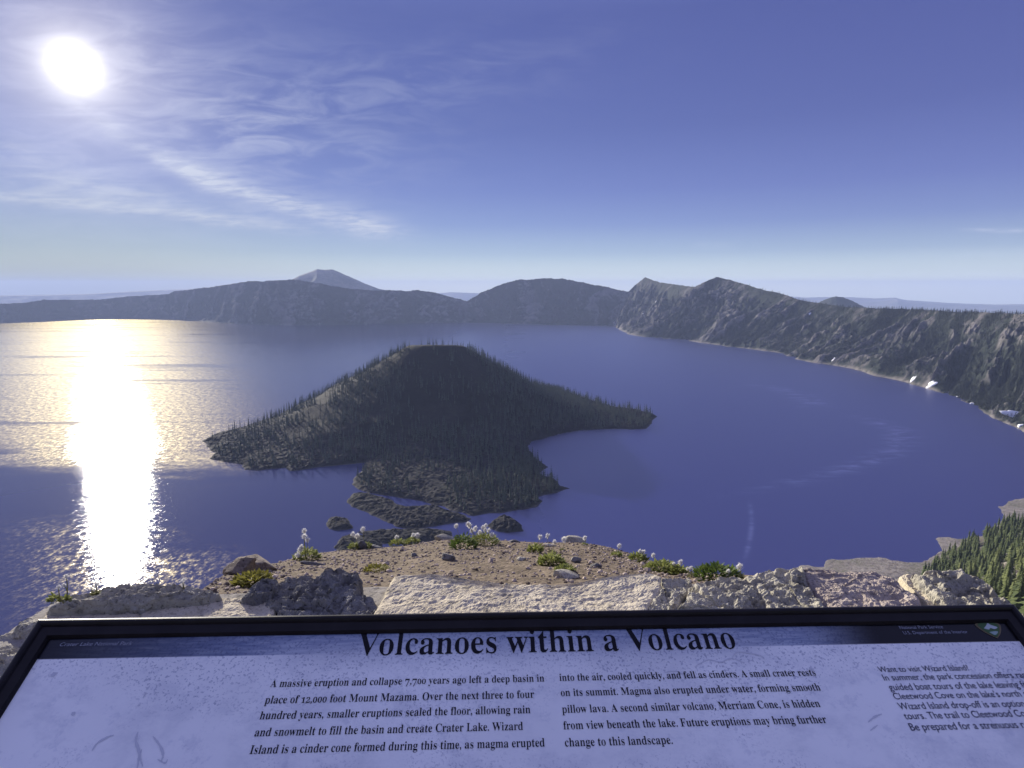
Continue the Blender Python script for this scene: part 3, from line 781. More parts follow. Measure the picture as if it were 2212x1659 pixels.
# rim trees
def scatter_rim(key, n, rng, dens_fn, rows_back=True):
    L = LOFTS[key]; P = L['P']; nt, ns = L['nt'], P.shape[1]
    i = rng.uniform(0, ns-1.001, n*4); t = rng.uniform(0, nt+3.5 if rows_back else nt-1.001, n*4)
    a, b_ = i.astype(int), t.astype(int); fi, ft = (i-a)[:, None], (t-b_)[:, None]
    q = (P[b_, a]*(1-fi)+P[b_, a+1]*fi)*(1-ft)+(P[b_+1, a]*(1-fi)+P[b_+1, a+1]*fi)*ft
    rv_ = L['rib'][b_, a, 0]
    dens = dens_fn(q, np.minimum(t/nt, 1), i/ns, L['arc'][a])*np.clip(1.5-1.6*np.clip(rv_-.40, 0, 1)*4, .08, 1)
    return q[rng.random(n*4) < dens][:n]
def rim_dens(q, t, s, arc):
    n1 = fbm(arc/160, t*2.0, seed=601, octv=3)
    n2 = fbm(q[:, 0]/70, q[:, 1]/70, q[:, 2]/70, seed=602, octv=3)
    d = .46+1.15*(s-.45)+1.0*n1+.55*n2
    d = np.where(t > .93, .35+.8*np.clip(s-.2, 0, 1), d)
    d = np.where(t < .06, -.1, d)
    return np.clip(d, 0, 1)*np.clip(s*1.8+.12, 0, 1)
RT = scatter_rim('right', 19000, np.random.default_rng(91), rim_dens)
rv = [conifer(20, 3.6+1.0*rng.random(), 4, 5, rng, tris=1) for _ in range(8)]
tag(link('forest', forest_mesh('forest', RT-np.array([0, 0, 1.0]), np.random.default_rng(4).uniform(11, 22, len(RT)), rv, M_RIMT, 6)), 'dark conifers dotting the right caldera wall and its plateau', 'forest', kind='stuff')
# shrubs of the beach edge: low scatter of forest on the near slope where crowns run together beyond the counted trees
# ------------------------------------------------------------------ snow patches
M_SNOW = material('old_snow', .6, .3)[0]; M_SNOW.node_tree.nodes['Principled BSDF'].inputs['Base Color'].default_value = (.86, .87, .89, 1)
def nearest_loft(px, py):
    P = LOFTS['right']['P'][:LOFTS['right']['nt']]
    v = P-np.array([0, 0, ZC]); cy_ = v[..., 1]*math.cos(TILT)-v[..., 2]*math.sin(TILT); cu = v[..., 1]*math.sin(TILT)+v[..., 2]*math.cos(TILT)
    u = CX+F*v[..., 0]/cy_; w_ = CY-F*cu/cy_
    k = np.argmin((u-px)**2+(w_-py)**2); i, j = np.unravel_index(k, u.shape)
    i0, i1 = max(i-1, 0), min(i+1, P.shape[0]-1); j0, j1 = max(j-1, 0), min(j+1, P.shape[1]-1)
    n = np.cross(P[i, j1]-P[i, j0], P[i1, j]-P[i0, j]); n = n/np.linalg.norm(n)
    if n[2] < 0: n = -n
    tdir = P[i1, j]-P[i0, j]; tdir = tdir/np.linalg.norm(tdir)
    return P[i, j], n, tdir, np.linalg.norm(P[i, j])
SNOW = [(1328, 704, 12, 5, 'snow patch at the waterline below the first rim peak'), (1417, 651, 8, 5, 'small snow patch high on the scree below the first rim peak'), (1386, 681, 11, 5, 'slanting snow patch at the foot of the pale scree'),
        (1749, 678, 10, 5, 'snow patch under the pale outcrop near the rim top'), (1800, 783, 12, 6, 'lone snow patch on the shore right of the middle cliffs'), (1973, 826, 18, 11, 'oval snow patch at the water end of the long gully'), (2012, 836, 26, 12, 'wide snow patch split by a dark tree on the shore'),
        (2070, 863, 8, 4, 'small snow patch on the beach above the bend'), (2101, 878, 11, 5, 'thin snow patch on the grassy beach'), (2190, 907, 48, 11, 'largest snow patch on the right shore beside the frame edge'), (2205, 925, 14, 8, 'small snow patch just below the largest one')]
for px, py, wpx, hpx, lab in SNOW:
    p, n, td, dist_ = nearest_loft(px, py-(6 if py > 700 else 0)-(4 if wpx > 40 else 0))
    sx = np.cross(td, n); sx /= np.linalg.norm(sx)
    a = wpx/F*dist_*.33; b_ = max(hpx/F*dist_*.5/.6, a*.3)
    V = [p+n*3.5]; k = 18
    for ring, hh in ((.55, 3.2), (.85, 2.4), (1.0, -1.5)):
        for j in range(k):
            q = 2*math.pi*j/k; rr2 = ring*(1+.28*math.sin(3*q+px)+.15*math.sin(5*q+py))
            V.append(p+sx*math.cos(q)*a*rr2+td*(math.sin(q)*b_*rr2)+n*hh)
    Fq = [(0, 1+j, 1+(j+1) % k) for j in range(k)]
    for ring in range(2):
        o0 = 1+ring*k; o1 = o0+k
        for j in range(k): Fq += [(o0+j, o1+j, o1+(j+1) % k), (o0+j, o1+(j+1) % k, o0+(j+1) % k)]
    tag(link('snow_patch', mesh_np('snow_patch', V, Fq, M_SNOW, True)), lab, 'snow patch', 'snow patches on the right shore')
q0 = at_d(1948, 1236, 30)
# ------------------------------------------------------------------ ground by the viewpoint
ZG = ZC-1.4
EDGE = [(395, 1290, 2.0), (430, 1276, 2.25), (470, 1253, 2.7), (515, 1224, 3.2), (600, 1216, 3.5), (640, 1205, 3.9), (680, 1196, 4.2), (740, 1188, 4.5), (800, 1185, 4.6), (860, 1179, 4.7), (930, 1170, 4.8), (956, 1164, 4.9), (1000, 1163, 4.9), (1060, 1167, 4.8),
        (1120, 1170, 4.7), (1180, 1172, 4.6), (1240, 1171, 4.5), (1290, 1177, 4.3), (1340, 1190, 4.0), (1400, 1210, 3.6), (1440, 1224, 3.3), (1500, 1236, 2.9), (1600, 1243, 2.5), (1680, 1248, 2.15), (1740, 1256, 1.98)]
E_az, E_z, E_d = [], [], []
for px, py, d in EDGE:
    p = at_d(px, py, d); E_az.append(math.atan2(p[0], p[1])); E_d.append(d); E_z.append(p[2])
E_az, E_z, E_d = map(np.array, (E_az, E_z, E_d))
R_IN = 1.50; Z_IN = ZC-.945
def dirt_z(az, d):
    ed = np.interp(az, E_az, E_d); ez = np.interp(az, E_az, E_z)
    r_in = np.minimum(R_IN, ed-.2)
    t = np.clip((d-1.72)/(ed-1.72+1e-6), 0, 1)
    z = Z_IN+(ez-Z_IN)*t
    x = np.sin(az)*d; y = np.cos(az)*d
    z = z+fbm(x*3.2, y*3.2, seed=700, octv=4)*.022*np.clip((1-t)*4, .35, 1)
    over = np.maximum(d-ed, 0)
    return z-over*1.6-np.clip(over*3, 0, .6)
def ground_mat():
    m, t, b = material('volcanic_dirt', .95, .1)
    geo = nd(t, 'ShaderNodeNewGeometry').outputs['Position']
    g = mapping(t, geo, (1, 1, 1), (0, 0, 0), (0, 0, -ZC))
    n = noise(t, g, 6, 6, .65); n2 = noise(t, g, 45, 5, .7)
    v = nd(t, 'ShaderNodeTexVoronoi'); v.inputs['Scale'].default_value = 55; t.links.new(g, v.inputs['Vector'])
    c = mixc(t, n.step(.3, .7), (.088, .068, .046), (.172, .136, .094))
    c = mixc(t, n2.step(.5, .75), c, (.20, .155, .12))
    sepc = nd(t, 'ShaderNodeSeparateColor'); t.links.new(v.outputs['Color'], sepc.inputs[0])
    c = mixc(t, X(sepc.outputs[0]).step(.6, 1.0)*.5, c, (.26, .205, .16))
    put(t, b.inputs['Base Color'], c)
    bump(t, b, n2*.6+X(v.outputs['Distance'])*-.5, 1.0, .012)
    return m
M_DIRT = ground_mat()
azd = np.linspace(E_az[0], E_az[-1], 420)
tt = np.concatenate([np.linspace(0, 1, 150), 1+np.array([.01, .03, .08, .2, .5, 1.1])])
AZ, TT = np.meshgrid(azd, tt)
ED = np.interp(AZ, E_az, E_d); D2 = 1.45+(ED-1.45)*np.minimum(TT, 1)+np.maximum(TT-1, 0)*3.0
Zd = dirt_z(AZ, D2)
tag(link('ground', mesh_np('ground', np.stack([np.sin(AZ)*D2, np.cos(AZ)*D2, Zd], -1).reshape(-1, 3), grid_faces(*AZ.shape), M_DIRT, False)),
    'brown pebbly dirt ledge between the stone wall and the drop', 'ground', kind='structure')
# level ground where the viewer stands, with a broken edge under the wall
rr3 = np.array([.02, .6, 1.2, 1.7, 1.95, 2.1, 2.6, 4.0, 10.0]); aa = np.linspace(-math.pi, math.pi, 181)
A3, R3 = np.meshgrid(aa, rr3)
behind = np.clip((np.abs(A3)-1.35)/.5, 0, 1)
Z3 = ZG-np.where(R3 > 1.9, (R3-1.9)*1.5, 0)*(1-behind); R3 = R3*(1+behind*5)
tag(link('ground', mesh_np('ground', np.stack([np.sin(A3)*R3, np.cos(A3)*R3, Z3], -1).reshape(-1, 3), grid_faces(*A3.shape), M_DIRT, True)), 'trodden dirt of the overlook behind the wall and sign', 'ground', kind='structure')

# ------------------------------------------------------------------ stones
def stone_mat(name, a, b_, spot, bstr=.8, sc=60):
    m, t, b = material(name, .92, .15)
    geo = nd(t, 'ShaderNodeNewGeometry').outputs['Position']
    g = mapping(t, geo, (1, 1, 1), (0, 0, 0), (0, 0, -ZC))
    n = noise(t, g, 7, 6, .65); n2 = noise(t, g, sc, 5, .7); n3 = noise(t, g, 22, 4, .6)
    c = mixc(t, n.step(.3, .7), a, b_)
    c = mixc(t, (n2*.6+n3*.4).step(.55, .72)*.8, c, spot)
    c = mixc(t, (1.0-n2.step(.34, .46))*.8, c, tuple(q*.22 for q in a))
    c = mixc(t, (1.0-n3.step(.34, .44))*.55, c, tuple(q*.40 for q in a))
    put(t, b.inputs['Base Color'], c)
    bump(t, b, n2+n3*.7, bstr, .006)
    return m
M_PALE = stone_mat('pale_stone', (.52, .45, .32), (.66, .585, .44), (.76, .70, .56), .9, 150)
M_GREY = stone_mat('grey_stone', (.30, .28, .225), (.48, .445, .355), (.70, .66, .54), 1.0, 110)
M_DARKST = stone_mat('dark_stone', (.13, .125, .12), (.26, .25, .23), (.52, .49, .44), 1.0)
M_PINK = stone_mat('pinkish_stone', (.33, .275, .235), (.47, .40, .34), (.66, .59, .50), 1.0, 120)
M_BROWN = stone_mat('brown_stone', (.15, .12, .095), (.27, .225, .18), (.42, .37, .31), 1.0, 110)
M_MORTAR = stone_mat('mortar', (.26, .235, .20), (.36, .33, .28), (.45, .42, .37), .8)
def blob_stone(name, poly, ztop, thick, mat, rough=.02, freq=7.0, edge=.05, tilt=(0, 0), seed=0, parent=None, blocky=0.0, ntheta=150, nv=44, dome=.0):
    """a stone whose plan is a star-shaped polygon: domed rough top, rounded shoulders and sides"""
    poly = np.asarray(poly)[:, :2]
    c = poly.mean(0)
    th2 = np.linspace(0, 2*np.pi, ntheta, endpoint=False)
    rho = np.zeros(ntheta)
    for i, q in enumerate(th2):
        d = np.array([math.cos(q), math.sin(q)]); best = 0
        for k in range(len(poly)):
            a, b_ = poly[k-1]-c, poly[k]-c
            e_ = b_-a; den = d[0]*e_[1]-d[1]*e_[0]
            if abs(den) < 1e-12: continue
            s = (a[0]*e_[1]-a[1]*e_[0])/den; u = (a[0]*d[1]-a[1]*d[0])/den
            if s > 0 and -1e-6 <= u <= 1+1e-6: best = max(best, s)
        rho[i] = best
    ker = np.array([1, 2, 3, 2, 1])/9.0
    rho = np.convolve(np.concatenate([rho[-2:], rho, rho[:2]]), ker, 'valid')
    rho = rho*1.025*(1+.035*fbm(np.cos(th2)*3+seed, np.sin(th2)*3, seed=seed, octv=3))
    v = np.linspace(0.0, 1, nv)[:, None]**.8
    x = c[0]+v*rho*np.cos(th2); y = c[1]+v*rho*np.sin(th2)
    din = (1-v)*rho
    z = ztop+tilt[0]*(x-c[0])+tilt[1]*(y-c[1])
    sh = np.clip(1-din/edge, 0, 1); z = z-edge*.75*(1-np.sqrt(np.clip(1-sh**2, 0, 1)))
    z = z+dome*(1-v**2)
    n = fbm(x*freq, y*freq, seed=seed+1, octv=3, gain=.5)*rough*.6+fbm(x*55, y*55, seed=seed+9, octv=4, gain=.7)*(.0016+rough*.17)
    pit = fbm(x*24, y*24, seed=seed+11, octv=3, gain=.6); n = n-np.clip(pit-.22, 0, .4)*blocky*2.2
    if blocky: n = n+np.round(fbm(x*freq*.6, y*freq*.6, seed=seed+2, octv=2)*2.5)*blocky*.4+fbm(x*freq*2, y*freq*3, seed=seed+4, octv=4, ridged=True)*blocky*.8
    z = z+n
    rings = [np.stack([x, y, z], -1)]
    for k, f in enumerate((.06, .15, .4, .8, 1.0)):
        zz = z[-1]-thick*f
        o_ = .012*fbm(np.cos(th2)*5, np.sin(th2)*5+k, zz*9, seed=seed+6)+.004
        rings.append(np.stack([x[-1]+np.cos(th2)*o_, y[-1]+np.sin(th2)*o_, zz], -1)[None])
    P = np.concatenate(rings); nr = P.shape[0]
    return link(name, mesh_np(name, P.reshape(-1, 3), grid_faces(nr, ntheta, True), mat, False), parent)
wall = root('stone_wall', (0, 1.7, ZG), 'low mortared stone wall of rough blocks behind the sign', 'wall')
def wpoly(px, z): return [on_z(a, b_, ZC+z) for a, b_ in px]
WALL_STONES = [
    ('long dark ledge stone', [(105, 1312), (112, 1300), (135, 1286), (230, 1272), (330, 1268), (430, 1270), (478, 1280), (440, 1290), (380, 1296), (290, 1304), (200, 1309)], -.888, M_GREY, .010, .016, (0, .03)),
    ('flat pale slab', [(60, 1400), (100, 1318), (190, 1308), (300, 1300), (303, 1318), (285, 1400)], -.915, M_PALE, .006, .004, (0, 0)),
    ('flat tan slab', [(292, 1420), (302, 1318), (308, 1300), (420, 1291), (520, 1290), (592, 1296), (590, 1340), (586, 1420)], -.912, M_PALE, .006, .003, (0, 0)),
    ('dark jagged stone', [(518, 1292), (540, 1270), (580, 1255), (660, 1246), (720, 1242), (775, 1250), (780, 1268), (750, 1290), (690, 1306), (600, 1300)], -.893, M_DARKST, .026, .024, (0, .05)),
    ('dark jagged stone', [(596, 1420), (598, 1330), (610, 1308), (690, 1306), (760, 1288), (800, 1290), (822, 1310), (800, 1340), (790, 1420)], -.905, M_DARKST, .022, .022, (0, .02)),
    ('big smooth cream stone', [(800, 1420), (812, 1325), (835, 1275), (860, 1244), (930, 1244), (1000, 1251), (1080, 1260), (1160, 1262), (1240, 1259), (1310, 1253), (1365, 1241), (1420, 1242), (1428, 1270), (1400, 1310), (1390, 1420)], -.900, M_PALE, .010, .003, (0, .02)),
    ('brown rough stone', [(1396, 1420), (1402, 1310), (1430, 1272), (1424, 1246), (1490, 1252), (1500, 1268), (1470, 1300), (1450, 1330), (1440, 1420)], -.905, M_GREY, .018, .016, (0, 0)),
    ('speckled pitted stone', [(1446, 1420), (1456, 1330), (1478, 1300), (1506, 1262), (1540, 1252), (1600, 1245), (1648, 1300), (1690, 1420)], -.898, M_GREY, .022, .020, (0, 0)),
    ('speckled pitted stone', [(1652, 1300), (1606, 1244), (1660, 1236), (1728, 1233), (1740, 1260), (1770, 1300), (1820, 1420), (1700, 1420)], -.892, M_GREY, .020, .018, (0, .02)),
    ('pinkish stone with a dark hollow', [(1830, 1420), (1776, 1300), (1745, 1258), (1735, 1233), (1820, 1235), (1898, 1232), (1930, 1246), (1970, 1280), (2010, 1320), (2060, 1420)], -.890, M_PINK, .014, .010, (0, 0)),
    ('narrow pale stone', [(2064, 1420), (2020, 1320), (1978, 1280), (1938, 1246), (1960, 1242), (2000, 1270), (2050, 1320), (2110, 1420)], -.915, M_PALE, .014, .010, (0, 0)),
    ('lumpy grey end stone', [(2116, 1420), (2056, 1320), (2004, 1270), (1968, 1243), (2010, 1240), (2075, 1243), (2120, 1262), (2160, 1290), (2185, 1310), (2260, 1420)], -.895, M_GREY, .024, .024, (0, 0)),
    ('small ledge stone', [(30, 1350), (40, 1338), (60, 1330), (82, 1330), (84, 1340), (60, 1352), (40, 1356)], -.905, M_GREY, .008, .006, (0, .05)),
    ('rough stone at the wall end', [(-60, 1480), (-40, 1400), (-10, 1374), (15, 1358), (60, 1353), (86, 1342), (80, 1400), (40, 1480)], -.93, M_GREY, .018, .018, (0, 0)),
]
for i, (lab, px, z, mt, ro, bl, ti) in enumerate(WALL_STONES):
    o = blob_stone('stone', wpoly(px, z), ZC+z, .14, mt, ro, 9, .018, ti, 800+i*13, None, bl, 320, 100)
    o.parent = wall; o.matrix_parent_inverse = Matrix.Translation(-Vector((0, 1.7, ZG)))
    o['label'] = lab
core = [(-40, 1420), (30, 1356), (110, 1306), (300, 1292), (560, 1280), (800, 1268), (1100, 1266), (1500, 1262), (1700, 1248), (1940, 1250), (2100, 1275), (2180, 1320), (2240, 1430), (1100, 1430)]
cp = [on_z(a, b_, ZC-.938) for a, b_ in core]
n_ = len(cp)
V = [(p[0], p[1], ZC-.938) for p in cp]+[(p[0], p[1], ZG-.3) for p in cp]
me = bpy.data.meshes.new('mortar_core'); me.from_pydata([tuple(map(float, v)) for v in V], [], [tuple(range(n_))]+[(i, i+n_, (i+1) % n_+n_, (i+1) % n_) for i in range(n_)])
me.materials.append(M_MORTAR); me.update()
o = link('mortar', me, wall); o.matrix_parent_inverse = Matrix.Translation(-Vector((0, 1.7, ZG)))

# ------------------------------------------------------------------ loose rocks, gravel
def on_dirt(px, py):
    """point of the dirt ledge seen at a photo position"""
    r = ray(px, py); az = math.atan2(r[0], r[1]); h = math.hypot(r[0], r[1]); s = r[2]/h
    ds = np.linspace(1.5, float(np.interp(az, E_az, E_d)), 500)
    gap = ZC+ds*s-dirt_z(np.full_like(ds, az), ds)
    k = int(np.argmax(gap < 0)) if (gap < 0).any() else len(ds)-1
    d = ds[k]
    return np.array([math.sin(az)*d, math.cos(az)*d, float(dirt_z(np.array([az]), np.array([d]))[0])])
def ico(sub=2):
    import bmesh
    bm = bmesh.new(); bmesh.ops.create_icosphere(bm, subdivisions=sub, radius=1.0)
    v = np.array([q.co[:] for q in bm.verts]); f = np.array([[l.index for l in q.verts] for q in bm.faces]); bm.free(); return v, f
def rock_geo(sub, size, seed, ang=.35):
    v, f = ico(sub)
    v = v*(1+ang*fbm(v[:, 0]*1.3+seed, v[:, 1]*1.3, v[:, 2]*1.3, seed=seed, octv=4)[:, None])
    rr4 = np.random.default_rng(seed)
    for _ in range(7):                       # flat broken faces
        n = rr4.normal(size=3); n /= np.linalg.norm(n); d = v@n; lim = .55+.25*rr4.random()
        v = v-np.outer(np.clip(d-lim, 0, None), n)*.9
    return v*np.array(size), f
ROCKS = [(968, 1209, .045, .03, .03, M_DARKST, 'small dark pointed rock in the middle of the dirt'), (896, 1203, .03, .02, .02, M_DARKST, 'small dark stone on the dirt left of the pointed rock'),
         (1222, 1247, .06, .035, .022, M_GREY, 'flat grey rock below the round green tuft by the wall'), (957, 1165, .085, .06, .04, M_GREY, 'pale rock on the crest of the dirt left of the big bush'),
         (1241, 1169, .11, .06, .035, M_GREY, 'broad brown rock on the crest right of the tall seed heads'), (781, 1178, .05, .03, .05, M_DARKST, 'dark upright rock between the two leafy tufts at the edge'),
         (808, 1183, .06, .03, .022, M_DARKST, 'dark slanting rock right of the upright rock at the edge'), (1242, 1214, .03, .02, .02, M_DARKST, 'dark stone right of the middle green tuft'),
         (1286, 1226, .035, .022, .018, M_DARKST, 'low dark stone on the right part of the dirt'), (1127, 1211, .025, .02, .015, M_GREY, 'grey stone in the dirt left of the middle green tuft'),
         (679, 1220, .09, .014, .012, M_DARKST, 'long dark stick shaped stone at the left of the dirt'), (1110, 1172, .05, .03, .02, M_DARKST, 'dark flat rock on the crest right of the big bush'),
         (1186, 1181, .05, .03, .016, M_PALE, 'pale flat stone below the paired seed heads')]
for i, (px, py, a, b_, c_, mt, lab) in enumerate(ROCKS):
    p = on_dirt(px, py); v, f = rock_geo(3, (a, b_, c_), 900+i)
    o = link('rock', mesh_np('rock', v, f, mt)); o.location = tuple(p+np.array([0, 0, c_*.35])); o.rotation_euler = (0, .08, (i*1.7) % .8-.4)
    tag(o, lab, 'rock', 'loose rocks on the dirt')
p = at_d(555, 1226, 3.1); v, f = rock_geo(4, (.105, .07, .075), 957, .45)
o = link('boulder', mesh_np('boulder', v, f, M_BROWN)); o.location = tuple(p); o.rotation_euler = (0, .12, -.2)
tag(o, 'angular grey brown boulder at the left end of the dirt', 'boulder')
p = at_d(516, 1232, 2.9); v, f = rock_geo(4, (.085, .06, .05), 951, .4)
o = link('boulder', mesh_np('boulder', v, f, M_BROWN)); o.location = tuple(p); o.rotation_euler = (0, -.55, -.2)
tag(o, 'tilted brown slab leaning against the angular boulder', 'boulder')
tr_ = np.random.default_rng(44); tb = [rock_geo(2, (1, .8, .65), 980+k, .4) for k in range(6)]; parts = []
for k in range(420):
    px, py = (tr_.uniform(2110, 2240), tr_.uniform(1215, 1320)) if k < 300 else (tr_.uniform(1990, 2240), tr_.uniform(1120, 1300))
    q = ray_slope(px, py)
    if q is None or q[1] < 150 or px < np.interp(py, fe_y, fe_x)+6: continue
    az, d = q; s_ = (.0016+.004*tr_.random()**2)*d; v, f = tb[tr_.integers(6)]; a = tr_.uniform(0, 6.28); ca, sa = math.cos(a)*s_, math.sin(a)*s_
    parts.append((np.stack([v[:, 0]*ca-v[:, 1]*sa+math.sin(az)*d, v[:, 0]*sa+v[:, 1]*ca+math.cos(az)*d, v[:, 2]*s_+float(slope_z(az, d))+s_*.2], 1), f))
tag(link('rubble', mesh_np('rubble', *join(parts), M_TALUS)), 'pale talus boulders strewn between the conifers of the right slope', 'rubble', kind='stuff')
gr = np.random.default_rng(21); base_r = [rock_geo(1, (1, .8, .55), 960+k, .4) for k in range(9)]
parts = []
for k in range(5200):
    az = gr.uniform(E_az[1], E_az[-3]); ed = float(np.interp(az, E_az, E_d)); d = 1.7+(ed-1.72)*gr.random()**.75
    s = .0035+.011*gr.random()**2.4
    if gr.random() < .03: s *= 1.9
    z = float(dirt_z(np.array([az]), np.array([d]))[0])
    v, f = base_r[gr.integers(9)]; a = gr.uniform(0, 6.28); ca, sa = math.cos(a)*s, math.sin(a)*s
    q = np.stack([v[:, 0]*ca-v[:, 1]*sa+math.sin(az)*d, v[:, 0]*sa+v[:, 1]*ca+math.cos(az)*d, v[:, 2]*s+z+s*.25], 1)
    parts.append((q, f))
def gravel_mat():
    m, t, b = material('gravel', .95, .1)
    geo = nd(t, 'ShaderNodeNewGeometry')
    r_ = X(geo.outputs['Random Per Island'])
    c = mixc(t, r_, (.08, .06, .048), (.50, .41, .33)); put(t, b.inputs['Base Color'], c); return m
tag(link('gravel', mesh_np('gravel', *join(parts), gravel_mat())), 'brown volcanic gravel strewn over the dirt ledge', 'gravel', kind='stuff')

# ------------------------------------------------------------------ alpine plants
def plant_mat(name, a, b_):
    m, t, b = material(name, .7, .2)
    geo = nd(t, 'ShaderNodeNewGeometry'); c = mixc(t, X(geo.outputs['Random Per Island']), a, b_)
    put(t, b.inputs['Base Color'], c)
    tr = nd(t, 'ShaderNodeBsdfTranslucent'); t.links.new(c, tr.inputs[0])
    mx = nd(t, 'ShaderNodeMixShader'); mx.inputs[0].default_value = .45
    out = [n for n in t.nodes if n.type == 'OUTPUT_MATERIAL'][0]
    t.links.new(b.outputs[0], mx.inputs[1]); t.links.new(tr.outputs[0], mx.inputs[2]); t.links.new(mx.outputs[0], out.inputs[0])
    return m
M_LEAF = plant_mat('fresh_leaves', (.17, .20, .045), (.36, .38, .13))
M_BUSH = plant_mat('bush_leaves', (.06, .10, .02), (.15, .20, .05))
M_YELL = plant_mat('yellow_leaves', (.16, .15, .03), (.30, .28, .06))
M_FLUFF = plant_mat('seed_fluff', (.80, .78, .72), (.92, .91, .88))
M_STEM = plant_mat('stem', (.20, .20, .10), (.28, .27, .15))
def clump(w, h, n, rng, leaf=.018):
    V, Fc = [], []; k = 0
    for _ in range(n):
        a = rng.uniform(0, 6.28); q = rng.random()**.5*w*.5; hh = h*(1-(q/(w*.5))**2*.75)*rng.uniform(.35, 1.0)
        x, y = math.cos(a)*q, math.sin(a)*q*.7
        a2 = a+rng.uniform(-1.2, 1.2); L = leaf*rng.uniform(.6, 1.4); up = rng.uniform(-.1, 1.0)
        d = (math.cos(a2)*L, math.sin(a2)*L, L*up); wv = (-math.sin(a2)*L*.22, math.cos(a2)*L*.22, rng.uniform(-.15, .15)*L)
        b0 = (x, y, hh)
        V += [b0, (b0[0]+d[0]*.5+wv[0], b0[1]+d[1]*.5+wv[1], b0[2]+d[2]*.55+wv[2]), (b0[0]+d[0], b0[1]+d[1], b0[2]+d[2]), (b0[0]+d[0]*.5-wv[0], b0[1]+d[1]*.5-wv[1], b0[2]+d[2]*.55-wv[2])]
        Fc += [(k, k+1, k+2), (k, k+2, k+3)]; k += 4
    return np.array(V), np.array(Fc)
def tube(p0, p1, r, bend=(0, 0, 0), k=5, n=5):
    p0, p1, bend = map(np.array, (p0, p1, bend)); V = []
    for i in range(n):
        t = i/(n-1); c = p0+(p1-p0)*t+bend*math.sin(math.pi*t); q = r*(1-.35*t)
        V += [c+np.array([math.cos(2*math.pi*j/k)*q, math.sin(2*math.pi*j/k)*q, 0]) for j in range(k)]
    return np.array(V), grid_faces(n, k, True)
def fluff(r, rng):
    """shaggy round seed head: an inner ball and many drooping plumes"""
    v, f = ico(1); V = [tuple(q*r*.5) for q in v]; Fc = [tuple(q) for q in f]; k = len(V)
    for _ in range(90):
        d = np.array([rng.gauss(0, 1), rng.gauss(0, 1), rng.gauss(0, 1)]); d /= np.linalg.norm(d)
        s = np.cross(d, (0.3, .2, 1)); s /= np.linalg.norm(s); L = r*rng.uniform(.8, 1.12)
        tip = d*L+np.array([0, 0, -.18*r]); b0 = d*r*.35
        V += [tuple(b0+s*r*.13), tuple(b0-s*r*.13), tuple(tip)]; Fc += [(k, k+1, k+2)]; k += 3
    return np.array(V), np.array(Fc)
